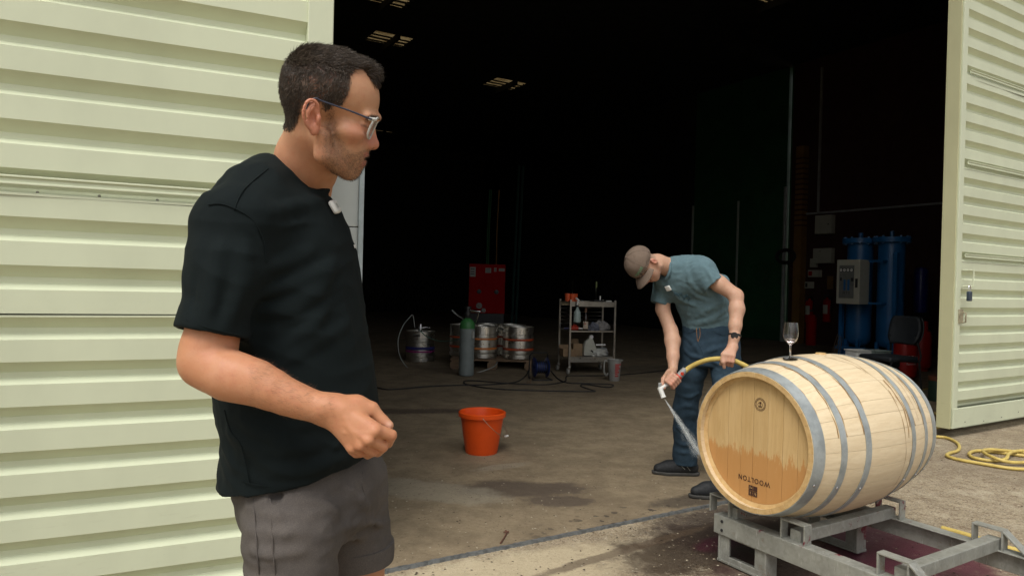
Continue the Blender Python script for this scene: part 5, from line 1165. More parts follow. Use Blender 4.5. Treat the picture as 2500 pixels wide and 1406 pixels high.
# ---- hair: short strands, longer and swept forward on top
rg = np.random.RandomState(4); idx = np.where((dens > .12) & ~earm & (rg.rand(len(posA)) < np.clip(dens * 1.3 - .1, 0, 1)))[0]; idx = idx[rg.permutation(len(idx))]
pick = idx[rg.randint(0, len(idx), 26000)]; rootp = posA[pick] + rg.randn(len(pick), 3) * .0009; nn_ = nA[pick]
topness = np.clip(((nn_ @ HZ) - .25) / .4, 0, 1) * np.clip((hpx[pick] - 690) / 60, 0, 1)
frontn = np.clip((hpx[pick] - 868) / 45, 0, 1)
flow = (HX * .85 + HZ * .12)[None] * topness[:, None] + (-HX * .35 - HZ * .75)[None] * (1 - topness)[:, None]
rnd = rg.randn(len(pick), 3) * .10 + np.stack([nz3(rootp, 160, 60 + q, 2) for q in range(3)], 1) * .09; leng = (.0058 + .0100 * topness + .011 * frontn * topness) * rg.uniform(.6, 1.2, len(pick))
crown = np.exp(-(((hpx[pick] - 745) / 34) ** 2 + ((hpy[pick] - 140) / 26) ** 2)); leng += .006 * crown * (rg.rand(len(pick)) < .4)
d1 = nn_ * (.42 + .4 * crown)[:, None] + flow * .8 + rnd; d1 /= np.linalg.norm(d1, axis=1)[:, None]; d2 = nn_ * (-.05 + .5 * crown)[:, None] + flow * 1.0 + rnd * 1.3; d2 -= nn_ * np.minimum((d2 * nn_).sum(1), 0)[:, None]; d2 /= np.linalg.norm(d2, axis=1)[:, None]
p0 = rootp - nn_ * .001; p1 = p0 + d1 * (leng * .5)[:, None]; p2 = p1 + d2 * (leng * .5)[:, None]
side = np.cross(d1, nn_ + rg.randn(len(pick), 3) * .3); side /= np.linalg.norm(side, axis=1)[:, None] + 1e-9; s2 = np.cross(d1, side); wd = .00042 * rg.uniform(.7, 1.4, len(pick))[:, None]
vv = []
for q, sc in ((p0, 1.), (p1, .9), (p2, .25)):
    for a in (0, 2.094, 4.189): vv.append(q + (side * math.cos(a) + s2 * math.sin(a)) * wd * sc)
vv = np.stack(vv, 1).reshape(-1, 3); b9 = np.arange(len(pick))[:, None] * 9
fq = [np.stack([b9[:, 0] + l * 3 + a, b9[:, 0] + l * 3 + (a + 1) % 3, b9[:, 0] + l * 3 + 3 + (a + 1) % 3, b9[:, 0] + l * 3 + 3 + a], 1) for l in (0, 1) for a in range(3)]
t = NT('dark_hair'); v = t.co(); t.set(Base_Color=t.mix(t.ramp(t.noise(130, 3, .6, v), .35, .75), (.042, .030, .021), (.10, .073, .052)), Roughness=.38, Specular_IOR_Level=.4); MAT['hair'] = t.mat
hairA = np_obj('hair', vv, np.concatenate(fq), MAT['hair'], manA, feetA)
def whiskers(name, sel, n, ln, wid, dirv, nrm_k, mat, par, seed):
    g_ = np.random.RandomState(seed); pk_ = sel[g_.randint(0, len(sel), n)]; p0 = posA[pk_] + g_.randn(n, 3) * .0008; nn = nA[pk_]; dd = nn * nrm_k + dirv + g_.randn(n, 3) * .3; dd /= np.linalg.norm(dd, axis=1)[:, None]; L_ = (ln * g_.uniform(.5, 1.3, n))[:, None]
    sd = np.cross(dd, nn + g_.randn(n, 3) * .2); sd /= np.linalg.norm(sd, axis=1)[:, None] + 1e-9; q3 = np.stack([p0 - sd * wid, p0 + sd * wid, p0 + dd * L_ + sd * wid * .3, p0 + dd * L_ - sd * wid * .3], 1).reshape(-1, 3)
    return np_obj(name, q3, np.arange(4 * n).reshape(-1, 4), mat, par, feetA)
whiskers('stubble', np.where(soft(ms, 6) > np.random.RandomState(1).rand(len(posA)) * .9 + .08)[0], 9000, .0026, .00016, -HZ * .5 + HX * .3, .7, MAT['hair'], manA, 21)
fa = ((posA - P(600, 925, 1.1)) @ HX > 0) & (pxA > 590) & (pxA < 815) & (pyA > 860) & (pyA < 1040) & (dA < 1.19) & ~isH
MAT['armhair'] = M('arm_hair', (.20, .11, .06), .5); whiskers('arm_hair', np.where(fa)[0], 2200, .008, .00011, HX * .9 - HZ * .25, .25, MAT['armhair'], manA, 22)
whiskers('eyebrow', np.where(brow)[0], 420, .006, .00025, -HX * .2 - HZ * .1, .5, MAT['hair'], manA, 23)
# ---- T-shirt
shirt = SDF()
def ring_key(py, pf, pb, b, d=1.40):
    af, ab_ = math.atan((pf - 1250) / F), math.atan((pb - 1250) / F); m = (af + ab_) / 2; D = d / math.cos(m); s_ = D * math.sin((af - ab_) / 2); c = (math.tan(m) * d, d)
    a = math.sqrt(max(s_ ** 2 - (b * math.sin(m)) ** 2, .05 ** 2)) / math.cos(m); return (P((pf + pb) / 2, py, d)[2], c[0], c[1], a, b)
keys = [ring_key(455, 790, 610, .088), ring_key(490, 824, 575, .137), ring_key(530, 846, 555, .160), ring_key(600, 872, 535, .175), ring_key(700, 889, 525, .180), ring_key(800, 904, 522, .182), ring_key(900, 921, 522, .184), ring_key(1000, 936, 534, .188), ring_key(1070, 935, 548, .190), ring_key(1130, 928, 545, .192), ring_key(1240, 915, 538, .195)]
sdv_ = P(500, 890, 1.160) - P(553, 660, 1.188); sdv_ /= np.linalg.norm(sdv_); sc0 = P(518, 817, 1.166); sx_ = HX - sdv_ * (HX @ sdv_); sx_ /= np.linalg.norm(sx_)
tl_ = math.radians(2); sn = sdv_ * math.cos(tl_) - sx_ * math.sin(tl_); sx2 = HX - sn * (HX @ sn); sx2 /= np.linalg.norm(sx2)
shirt.chain([P(568, 552, 1.212), P(553, 660, 1.188), P(517, 818, 1.168), P(500, 890, 1.160)], [.0705, .0600, .0545, .054], k=.03)
shirt.box(sc0 + sn * .12, (.11, .12, .12), np.array([sx2, np.cross(sn, sx2), sn]), k=.003, op='-'); shirt.cap(sc0 - sdv_ * .03, sc0 + sdv_ * .1, .0485, .0490, k=.003, op='-')
shirt.loft(keys, 0, k=.03, rad=.03)
NB = P(695, 470, 1.40)
shirt.chain([SHR + V3(.015, .02, -.004), P(625, 492, 1.29), P(665, 470, 1.36), P(700, 470, 1.42), SHL], [.069, .066, .068, .068, .070], k=.035)
shirt.chain([SHL, P(768, 700, 1.60), P(773, 790, 1.585)], [.07, .062, .060], k=.03)
def hit(sd_, px, py, d0=.95, d1=1.8):
    ds = np.linspace(d0, d1, 600); pts = np.array([P(px, py, d) for d in ds]); v = sd_(pts); i = np.where(v < 0)[0]
    return pts[i[0]] if len(i) else None
def grad(sd_, q, e=.004):
    g = np.array([sd_(np.array([q + np.eye(3)[i] * e]))[0] - sd_(np.array([q - np.eye(3)[i] * e]))[0] for i in range(3)]); return g / np.linalg.norm(g)
base_s = SDF(); base_s.p = list(shirt.p)
def fold(pix, r=.010, sink=.006, k=.02):
    pts = []
    for x, y in pix:
        q = hit(base_s, x, y)
        if q is not None: pts.append(q - grad(base_s, q) * sink)
    n = len(pts)
    if n > 1: shirt.chain(pts, [r * .35] + [r] * (n - 2) + [r * .35], k=k, sm=3)
fold([(648, 660), (700, 640), (760, 612)]); fold([(640, 715), (700, 700), (780, 672), (820, 640)]); fold([(630, 765), (700, 755), (770, 715), (800, 680)], .011); fold([(690, 850), (760, 800), (800, 740)], .009); fold([(660, 520), (740, 500), (790, 490)], .007)
fold([(560, 1050), (620, 1090), (700, 1100), (780, 1080)], .010); fold([(580, 1110), (680, 1145), (800, 1130), (880, 1100)], .009); fold([(545, 1080), (570, 1140)], .008); fold([(700, 880), (780, 830), (850, 790)], .008); fold([(620, 1060), (690, 1070), (740, 1110)], .008); fold([(560, 1010), (640, 1050), (720, 1065)], .008)
fold([(535, 600), (520, 690), (505, 770)], .007); fold([(600, 600), (590, 700), (560, 790)], .008); fold([(615, 660), (600, 760)], .008)
for fx in ([(612, 560), (640, 600), (648, 650)], [(640, 690), (690, 668), (735, 655)], [(645, 740), (700, 728), (760, 700)], [(655, 800), (720, 785), (790, 752), (840, 720)], [(560, 1075), (600, 1105), (650, 1118)], [(590, 1150), (660, 1160), (740, 1150)], [(500, 640), (492, 700), (480, 760)], [(575, 690), (560, 740), (548, 790)], [(760, 1060), (820, 1090), (880, 1085)], [(830, 700), (850, 780), (870, 860)], [(680, 560), (740, 545), (800, 548)], [(640, 1020), (700, 1040), (760, 1045)]): fold(fx, .0055, .0032, .007)
# neck opening, hem and sleeve openings
cb_, cf_ = P(650, 400, 1.395), P(794, 463, 1.388); cc_ = (cb_ + cf_) / 2; e1_ = (cf_ - cb_) / 2; L1_ = np.linalg.norm(e1_); e2_ = -HY * .066 + V3(0, 0, -.014); cn_ = np.cross(e1_, e2_); cn_ /= np.linalg.norm(cn_); cn_ = cn_ if cn_[2] > 0 else -cn_
ringp = [cc_ + e1_ * math.cos(w) + e2_ * math.sin(w) for w in np.linspace(0, 2 * math.pi, 33)[:-1]]
shirt.chain(ringp + ringp[:1], [.0105] * 33, k=.006); shirt.cap(cc_ + cn_ * .035, cc_ + cn_ * .2, .0585, .066, k=.004, op='-')
shirt.chain([q * .90 + cc_ * .10 + cn_ * .012 for q in ringp + ringp[:1]], [.0045] * 33, k=.002, op='-')
hm = [P(915, 1112, 1.36), P(527, 1164, 1.42), P(700, 1205, 1.205)]; hn = np.cross(hm[1] - hm[0], hm[2] - hm[0]); hn /= np.linalg.norm(hn); hn = hn if hn[2] > 0 else -hn
hx_ = np.cross(hn, V3(0, 1, 0)); hx_ /= np.linalg.norm(hx_); hc = sum(hm) / 3
shirt.box(hc - hn * .3, (.6, .6, .3), np.array([hx_, np.cross(hn, hx_), hn]), k=.004, op='-')
inn = [(z, cx, cy, a - .012, b - .012) for z, cx, cy, a, b in keys[7:]]; shirt.loft(inn, 0, k=.004, op='-', rad=.004)
posS, facS = shirt.mesh(.0036); posS = relax(posS, facS, 2, .5); nS = vnormals(posS, facS)
q_ = posS.copy(); q_[:, 2] *= .55; wr = nz3(q_, 22, 3, 3) * .0022 + np.abs(nz3(posS @ np.array([[.9, 0, .35], [0, 1, 0], [-.35, 0, .9]]) * np.array([.5, .6, 1.6]), 26, 8, 2)) * -.0035 - np.abs(nz3(q_ * np.array([1, 1, 1.4]), 46, 12, 2)) * .0016
posS = posS + nS * wr[:, None]
MAT['tee'] = mat_cloth('black_cotton', (.0050, .0095, .0100), (.0036, .0072, .0078), 700, .25)
tee = np_obj('t_shirt', posS, facS, MAT['tee'], manA, feetA)
def tubeW(name, pts, r, mat, parent, origin=feetA, closed=False, sm=6, seg=6):
    return MB().tube([np.array(p) - origin for p in pts], r, seg, sm, closed).build(name, mat, parent)
# seams as fine cords lying on the cloth
def seam(pix, sd_=base_s, r=.0011, mat=None, par=None, off=.001):
    pts = [hit(shirt, x, y) for x, y in pix]; pts = [q - HY * off for q in pts if q is not None]
    if len(pts) > 2: tubeW('seam', pts, r, mat or MAT['tee'], par or tee, sm=4)
seam([(655, 412), (620, 440), (590, 470), (572, 512)]); seam([(508, 500), (540, 498), (580, 512), (620, 540), (645, 590), (650, 640)]); seam([(548, 1000), (562, 1050), (590, 1090), (610, 1180)])
seam([(532, 1148), (600, 1176), (660, 1186), (720, 1187), (800, 1172), (870, 1138)], r=.0009); seam([(455, 780), (500, 797), (550, 810), (588, 818)], r=.0009)
mqh = hit(shirt, 812, 508); mg = grad(shirt, mqh); mfx = np.cross(V3(0, 0, 1), mg); mfx /= np.linalg.norm(mfx)
def badge(name, q, g, w, h, th, mat, parent, origin, rot=0., bev=.003):
    x = np.cross(V3(0, 0, 1), g); x /= np.linalg.norm(x); y = np.cross(g, x); x2 = x * math.cos(rot) + y * math.sin(rot); y2 = -x * math.sin(rot) + y * math.cos(rot); R = Matrix([[x2[i], y2[i], g[i]] for i in range(3)])
    return MB().box(tuple(q - origin + g * th * .5), (w, h, th), R).build(name, mat, parent, bevel=bev)
mic = badge('clip_microphone', mqh, mg, .029, .028, .011, MAT['white'], manA, feetA, .25, .005); badge('microphone_grille', mqh + mg * .010, mg, .010, .010, .0012, MAT['paper'], mic, feetA, .25, .0005)
lg = hit(shirt, 866, 602)
if lg is not None: badge('chest_print', lg, grad(shirt, lg), .016, .007, .0012, MAT['white'], tee, feetA, 0, .0003)
# ---- shorts
sh = SDF(); skeys = [ring_key(1090, 900, 570, .150), ring_key(1150, 930, 566, .160), ring_key(1200, 938, 578, .166), ring_key(1250, 932, 594, .162), ring_key(1290, 915, 612, .145)]
sh.loft(skeys, 0, k=0, rad=.03); sh.chain([P(712, 1180, 1.318), P(712, 1300, 1.268), V3(RX[0], 1.25, .64), V3(RX[0], 1.25, .56)], [.088, .0825, .082, .082], k=.02); sh.chain([P(832, 1170, 1.47), P(846, 1300, 1.50), V3(LX[0], 1.495, .65), V3(LX[0], 1.495, .55)], [.098, .0900, .087, .086], k=.02)
bs2 = SDF(); bs2.p = list(sh.p)
for pix, r in (([(600, 1240), (680, 1258), (790, 1250)], .007), ([(610, 1290), (700, 1300), (810, 1285)], .006), ([(830, 1330), (880, 1310), (940, 1318)], .006), ([(740, 1220), (800, 1235), (825, 1260)], .007), ([(612, 1340), (660, 1352), (740, 1345)], .006), ([(835, 1290), (890, 1275), (940, 1280)], .006), ([(850, 1190), (880, 1220), (900, 1240)], .006)):
    pts = [hit(bs2, x, y) for x, y in pix]; pts = [q - grad(bs2, q) * .003 for q in pts if q is not None]
    if len(pts) == 3: sh.chain(pts, [r * .3, r, r * .3], k=.014, sm=3)
for X_, Y_, z_ in ((RX[0], 1.25, .64), (LX[0], 1.495, .652)):
    sh.box((X_, Y_, z_ - .1), (.12, .12, .1), k=.003, op='-'); sh.cap(V3(X_, Y_, z_ + .05), V3(X_, Y_, z_ - .1), .068, .069, k=.002, op='-')
pk0 = hit(sh, 672, 1214); sh.ell(pk0, (.015, .022, .010), None, k=.003, op='-')
posP, facP = sh.mesh(.0042); posP = relax(posP, facP, 2, .5); nP = vnormals(posP, facP); q_ = posP * np.array([.7, .7, 2.2]); posP = posP + nP * (nz3(q_, 22, 31, 3) * .0022 - np.abs(nz3(q_, 34, 32, 2)) * .0028)[:, None]
MAT['shorts'] = mat_cloth('grey_twill', (.122, .106, .094), (.084, .075, .070), 600, .3)
shr = np_obj('shorts', posP, facP, MAT['shorts'], manA, feetA)
for X_, Y_, z_, r_ in ((LX[0], 1.495, .667, .0885), (RX[0], 1.25, .655, .0835)):
    MB().lathe([(r_ - .004, -.02), (r_ + .003, -.02), (r_ + .0045, 0), (r_ + .003, .018), (r_ - .003, .02)], 40, (X_ - feetA[0], Y_ - feetA[1], z_)).build('turn_up', MAT['shorts'], shr)
def sseam(pix, r=.0013, m='shorts', off=.0008):
    pts = [hit(sh, x, y) for x, y in pix]; pts = [q - HY * off for q in pts if q is not None]
    if len(pts) > 1: tubeW('seam', pts, r, MAT[m], shr, sm=4)
sseam([(660, 1238), (664, 1300), (668, 1360), (672, 1400)]); sseam([(618, 1215), (624, 1290), (628, 1350), (632, 1400)]); sseam([(885, 1150), (884, 1180), (890, 1205), (880, 1232)]); MAT['pocket'] = M('pocket_black', (.01, .01, .012), .9)
sseam([(658, 1212), (665, 1232), (682, 1228), (692, 1212)], .0016)
# ---- shoes
for a, lab in ((ra_, 0), (la_, 1)):
    s1 = SDF(); s1.chain([a + V3(-.03, 0, -.03), a + V3(.05, 0, -.03), a + V3(.16, 0, -.05)], [.045, .047, .036], k=.02); s1.box((a[0], a[1], -.1), (.5, .5, .1), k=.002, op='-')
    p_, f_ = s1.mesh(.005); np_obj('shoe', relax(p_, f_, 1), f_, MAT['grey'], manA, feetA); MB().box((a[0] + .06 - feetA[0], a[1] - feetA[1], .012), (.27, .085, .02)).build('shoe_sole', MAT['white'], manA, bevel=.008)
# ---- glasses
t = NT('clear_acetate'); t.set(Base_Color=(.72, .72, .67), Roughness=.2, Transmission_Weight=.35, IOR=1.3); MAT['acetate'] = t.mat
MAT['temple'] = M('navy_temple', (.03, .035, .06), .3)
gls = None; lt = NT('lens_glass'); lt.set(Base_Color=(.75, .75, .72), Roughness=.04, Alpha=.16); MAT['lens'] = lt.mat
def lensring(s, k=1.0):
    c = H(913.5, 313, s * .0335); upv = H(922, 292) - H(904, 336); upv /= np.linalg.norm(upv); out = []
    for i in range(28):
        w = 2 * math.pi * i / 28; cu, sv = math.cos(w), math.sin(w); e = 2.6; a = .0265 * math.copysign(abs(cu) ** (2 / e), cu) * k; b = .0205 * math.copysign(abs(sv) ** (2 / e), sv) * k
        out.append(c + HY * s * a + upv * b - HX * (.006 * max(0, a / .0265) ** 2 + .0))
    return out, c
for s in (-1, 1):
    rg_, c_ = lensring(s)
    o = tubeW('glasses' if gls is None else 'rim', rg_, .0020, MAT['acetate'], manA if gls is None else gls, closed=True, sm=0, seg=8)
    if gls is None: gls = o
    ri, c_ = lensring(s, .96); n_ = len(ri); MB().add([tuple(q - feetA) for q in ri] + [tuple(q - feetA + HX * .0012) for q in ri], [tuple(range(n_)), tuple(range(2 * n_ - 1, n_ - 1, -1))] + [(i, (i + 1) % n_, n_ + (i + 1) % n_, n_ + i) for i in range(n_)]).build('lens', MAT['lens'], gls)
    tubeW('temple_arm', [H(911, 290, s * .0645), H(905, 289, s * .068), H(860, 271, s * .0725), H(800, 250, s * .0785), H(784, 243, s * .079), H(770, 250, s * .082), H(762, 268, s * .080)], [.0022, .0019, .0016, .0015, .0015, .0014, .0012], MAT['temple'], gls, sm=4)
    tubeW('hinge_end', [H(921, 292, s * .058), H(913, 291, s * .063), H(905, 290, s * .066)], .0034, MAT['acetate'], gls, sm=3)
tubeW('bridge', [H(918, 300, -.010), H(922, 297, 0), H(918, 300, .010)], .0024, MAT['acetate'], gls, sm=4)
for s in (-1, 1): tubeW('rim', lensring(s, .9)[0][:8], .0006, MAT['acetate'], gls, sm=0)
# ------------------------------------------------------------------ the man bending over with the hose
O2, X2, Y2, Z2 = plane_frame(1561, 641, 4.25)
def vw(x, y, z): return X2 * x + Z2 * y - Y2 * z           # right, up, towards the viewer
Fh, Lh = vw(-.16, -.93, .32), vw(.517, .186, .83); Fh /= np.linalg.norm(Fh); Lh -= Fh * (Lh @ Fh); Lh /= np.linalg.norm(Lh); Uh = np.cross(Fh, Lh)
if Uh @ vw(0, 0, 1) < 0: Uh = -Uh
RH_ = np.array([Fh, Lh, Uh])
def hd_(f, l, u): return O2 + Fh * f + Lh * l + Uh * u
B2 = SDF()
B2.ell(hd_(0, 0, 0), (.093, .075, .082), RH_, k=0); B2.ell(hd_(.030, 0, -.062), (.058, .058, .072), RH_, k=.02); B2.ell(hd_(.040, 0, -.105), (.042, .045, .036), RH_, k=.02); B2.ell(hd_(.062, 0, -.128), (.020, .022, .016), RH_, k=.012)
for s in (-1, 1):
    B2.cap(hd_(-.01, s * .058, -.075), hd_(.0, s * .050, -.11), .015, .015, k=.02); B2.cap(hd_(.0, s * .05, -.11), hd_(.058, s * .015, -.128), .014, .015, k=.015); B2.ell(hd_(.060, s * .045, -.055), (.022, .016, .015), RH_, k=.015)
    B2.ell(hd_(.092, s * .030, -.038), (.012, .015, .009), RH_, k=.01, op='-'); B2.ell(hd_(.075, s * .030, -.040), (.011, .013, .011), RH_, k=.004)
    B2.ell(hd_(-.012, s * .077, -.055), (.016, .008, .030), RH_, k=.006); B2.ell(hd_(-.008, s * .084, -.055), (.007, .006, .014), RH_, k=.003, op='-'); B2.ell(hd_(.096, s * .012, -.078), (.010, .007, .008), RH_, k=.006)
B2.cap(hd_(.090, 0, -.030), hd_(.110, 0, -.068), .008, .011, k=.010)
B2.ell(hd_(.086, 0, -.100), (.010, .024, .005), RH_, k=.005); B2.ell(hd_(.083, 0, -.113), (.009, .020, .006), RH_, k=.005); B2.ell(hd_(.096, 0, -.1065), (.010, .022, .002), RH_, k=.002, op='-')
C7 = P(1640, 655, 4.34)
B2.chain([hd_(-.02, 0, -.075), hd_(-.035, 0, -.125), C7, P(1668, 675, 4.38)], [.055, .055, .06, .07], k=.02)
B2.chain([P(1668, 675, 4.38), P(1705, 730, 4.43), P(1732, 800, 4.48)], [.10, .11, .12], k=.03)
# arms
LS, LE, LWr = P(1714, 662, 4.26), P(1797, 722, 4.19), P(1793, 822, 4.11)
B2.chain([LS, P(1757, 694, 4.22), LE], [.058, .048, .0415], k=.02); B2.chain([LE, P(1799, 755, 4.165), P(1795, 795, 4.13), LWr, P(1788, 843, 4.10)], [.040, .044, .036, .0285, .029], k=.02)
RS, RE_, RW_ = P(1622, 700, 4.46), P(1638, 808, 4.40), P(1643, 900, 4.27)
B2.chain([RS, P(1618, 755, 4.44), RE_], [.055, .043, .042], k=.02); B2.chain([RE_, P(1642, 832, 4.37), P(1643, 870, 4.31), RW_], [.042, .0475, .036, .0285], k=.02)
# the hose runs through the left fist and to the spray head in the right hand
hp = [P(1668, 909, 4.205), P(1690, 893, 4.19), P(1725, 879, 4.14), P(1765, 875, 4.085), P(1785, 878, 4.075), P(1806, 886, 4.07), P(1832, 903, 4.08), P(1862, 950, 4.12), P(1900, 1060, 4.16)]
GA, GB = P(1670, 905, 4.205), P(1618, 962, 4.17)
def fist(wrist, along, out, down, c, n=4, rr=.0098, spread=.020):
    # knuckles in a row along the grip; fingers wrap round it and come back on the other side
    for i in range(n):
        o = (i - (n - 1) / 2) * spread; k = c + along * o - down * .030 + out * .030; p1 = c + along * o + out * .038 + down * .004; p2 = c + along * o + out * .018 + down * .030; p3 = c + along * o - out * .012 + down * .026
        B2.chain([wrist, k], [.024, .0125], k=.014); B2.chain([k, p1, p2, p3], [.0115, rr, rr * .95, rr * .85], k=.003)
ax_ = hp[4] - hp[3]; ax_ /= np.linalg.norm(ax_); dn = vw(0, -1, 0); dn -= ax_ * (dn @ ax_); dn /= np.linalg.norm(dn); ot = vw(0, 0, 1); ot -= ax_ * (ot @ ax_); ot -= dn * (ot @ dn); ot /= np.linalg.norm(ot)
fist(P(1789, 848, 4.095), ax_, ot, dn, (hp[3] + hp[4]) / 2 + dn * .002, rr=.0105)
B2.chain([P(1782, 850, 4.09), P(1768, 866, 4.06), P(1766, 884, 4.045), P(1768, 897, 4.05)], [.020, .014, .0115, .0095], k=.008)
gx_ = GB - GA; gx_ /= np.linalg.norm(gx_); gd = vw(.35, -.8, .2); gd -= gx_ * (gd @ gx_); gd /= np.linalg.norm(gd); go = np.cross(gx_, gd); go = go if go @ vw(0, 0, 1) > 0 else -go
gcen = P(1641, 931, 4.185); fist(P(1640, 910, 4.235), gx_, go, gd, gcen, rr=.0105, spread=.019)
B2.chain([P(1634, 908, 4.23), P(1620, 925, 4.20), P(1617, 938, 4.18), P(1622, 947, 4.165)], [.020, .0145, .0118, .0095], k=.008)
# legs, hidden in the jeans down to the ankles
RF, LF = G(1668, 1158, FZ), G(1762, 1212, FZ)
B2.chain([P(1705, 830, 4.5), P(1683, 985, 4.55), RF + V3(.0, .0, .09)], [.055, .05, .04], k=.03); B2.chain([P(1768, 840, 4.43), P(1776, 990, 4.30), LF + V3(0, 0, .09)], [.055, .05, .04], k=.03)
for q in (RF, LF): B2.chain([q + V3(0, 0, .09), q + V3(-.02, 0, .05), q + V3(-.13, -.01, .035)], [.04, .035, .025], k=.02)
pB, fB_ = B2.mesh(.0042); pB = relax(pB, fB_, 1, .4)
lf_, ll_, lu_ = (pB - O2) @ Fh, (pB - O2) @ Lh, (pB - O2) @ Uh; inH = (np.abs(lf_) < .15) & (np.abs(ll_) < .12) & (lu_ > -.16) & (lu_ < .12)
colB = np.tile(np.array([.52, .31, .21]), (len(pB), 1))
def tb_(m, c):
    global colB
    colB = colB * (1 - m[:, None]) + np.array(c) * m[:, None]
e_ = lambda f, l, u, r: np.exp(-(((lf_ - f) ** 2 + (ll_ - l) ** 2 + (lu_ - u) ** 2) / r ** 2))
tb_(.7 * e_(.11, 0, -.07, .022) + .0, (.55, .16, .12)); tb_(np.clip(.6 * (e_(.075, .045, -.06, .03) + e_(.075, -.045, -.06, .03)), 0, 1), (.56, .20, .14)); tb_(.7 * (e_(-.01, .082, -.05, .03) + e_(-.01, -.082, -.05, .03)), (.55, .19, .14)); tb_(.6 * np.clip(e_(.09, 0, -.106, .02), 0, 1), (.45, .14, .11))
tb_(.45 * (inH & (lu_ < -.085) & (lf_ > 0)).astype(float), (.36, .21, .15)); tb_((inH & (lf_ < -.02) & (lu_ > -.075) & (lu_ < -.01) & (np.abs(ll_) > .03)).astype(float) * .6, (.30, .22, .16))
for q, r in ((P(1641, 935, 4.15), .05), (P(1783, 885, 4.06), .045)): tb_(.55 * np.exp(-((pB - q) ** 2).sum(1) / r ** 2), (.52, .20, .13))
feetB = (RF + LF) / 2
manB = np_obj('person', pB, fB_, MAT['skinB'], None, feetB, np.clip(colB, 0, 1)); tag(manB, 'man in a blue T-shirt, jeans and brown cap bending over with a hose', 'person')
# ---- cap
cp_ = SDF(); cp_.ell(hd_(-.002, 0, .004), (.103, .089, .090), RH_, k=0); cp_.box(hd_(0, 0, -.135), (.2, .2, .11), RH_, k=.004, op='-'); cp_.ell(hd_(0, 0, -.004), (.098, .084, .085), RH_, k=.002, op='-')
p_, f_ = cp_.mesh(.0042); p_ = relax(p_, f_, 1); n_ = vnormals(p_, f_); p_ = p_ + n_ * (nz3(p_, 45, 77, 2) * .0016)[:, None]
MAT['capm'] = mat_cloth('brown_cap_cotton', (.20, .148, .112), (.135, .100, .078), 500, .3)
capo = np_obj('cap', p_, f_, MAT['capm'], manB, feetB)
def brim(i, j):
    w = (j - .5) * 2; a = w * 1.12; r0 = .095; base_f = .094 * math.cos(a) ; base_l = .082 * math.sin(a); ext = .066 * math.sqrt(max(1 - w * w, 0)) ** .8
    f = base_f + ext * i; u = -.021 - .018 * i * i - .024 * w * w * (.4 + .6 * i)
    return tuple(hd_(f, base_l * (1 + .04 * i), u) - feetB)
o = MB().grid(brim, 10, 24).build('brim', MAT['capm'], capo); s_ = o.modifiers.new('t', 'SOLIDIFY'); s_.thickness = .004
def cappt(a, e, r=1.004): return hd_(-.002 + .103 * r * math.cos(a) * math.cos(e), .089 * r * math.sin(a) * math.cos(e), .004 + .090 * r * math.sin(e))
MAT['capseam'] = M('cap_stitch', (.10, .068, .048), .9)
for a in (0, 1.05, 2.09, 3.14, 4.19, 5.24): tubeW('panel_seam', [cappt(a, e) for e in np.linspace(-.25, 1.5, 10)], .0012, MAT['capseam'], capo, feetB, sm=0)
for a in (.52, 1.57, 2.62, 3.67, 4.71, 5.76): MB().lathe([(0, .001), (.0035, .001), (.004, 0)], 8).build('eyelet', MAT['capseam'], capo, loc=tuple(cappt(a, .85) - feetB))
MB().lathe([(0, .006), (.006, .004), (.008, 0)], 10).build('button', MAT['capm'], capo, loc=tuple(cappt(0, 1.57) - feetB))
tx = text_obj('cap_lettering', 'TOFUSE', .021, M('mint_thread', (.16, .30, .17), .8), capo, Matrix.Identity(4), depth=.0009, spacing=1.1, bold=.0006)
for vtx in tx.data.vertices:
    a = vtx.co.x / .095 + .62; e = .16 + vtx.co.y / .090; vtx.co = Vector(cappt(a, e, 1.012 + max(vtx.co.z, 0) * 3) - feetB)
# ---- T-shirt
st = SDF(); sa_ax = P(1738, 652, 4.24) - P(1606, 705, 4.46); sa_ax /= np.linalg.norm(sa_ax); sp_ax = P(1735, 800, 4.47) - P(1650, 655, 4.34); sp_ax -= sa_ax * (sp_ax @ sa_ax); sp_ax /= np.linalg.norm(sp_ax); th_ax = np.cross(sa_ax, sp_ax); RT = np.array([sa_ax, sp_ax, th_ax])
# left sleeve first, so that its cut leaves the trunk alone
sl = P(1746, 700, 4.205) - P(1708, 662, 4.26); sl /= np.linalg.norm(sl); se = P(1744, 698, 4.212); q1 = np.cross(sl, Z2); q1 /= np.linalg.norm(q1); RSl = np.array([q1, np.cross(sl, q1), sl])
st.chain([P(1710, 662, 4.26), se + sl * .06], [.082, .064], k=0); st.box(se + sl * .1, (.12, .12, .1), RSl, k=.003, op='-'); st.cap(se - sl * .02, se + sl * .1, .053, .054, k=.003, op='-')
sr_ = P(1608, 748, 4.45) - P(1622, 700, 4.46); sr_ /= np.linalg.norm(sr_); se2 = P(1610, 743, 4.448); q2 = np.cross(sr_, X2); q2 /= np.linalg.norm(q2); RSr = np.array([q2, np.cross(sr_, q2), sr_])
st.chain([P(1620, 695, 4.455), se2 + sr_ * .05], [.072, .056], k=.0); st.box(se2 + sr_ * .08, (.09, .09, .08), RSr, k=.003, op='-'); st.cap(se2 - sr_ * .02, se2 + sr_ * .08, .047, .048, k=.003, op='-')
st.ell(P(1676, 682, 4.36), (.205, .150, .125), RT, k=.03); st.ell(P(1712, 735, 4.42), (.165, .165, .125), RT, k=.03)
st.cap(P(1650, 660, 4.33), P(1664, 668, 4.34), .088, .095, k=.03); st.chain([P(1625, 680, 4.38), P(1668, 668, 4.36), P(1708, 662, 4.27)], [.075, .105, .085], k=.03); st.cap(P(1760, 690, 4.45), P(1765, 775, 4.50), .055, .05, k=.04)
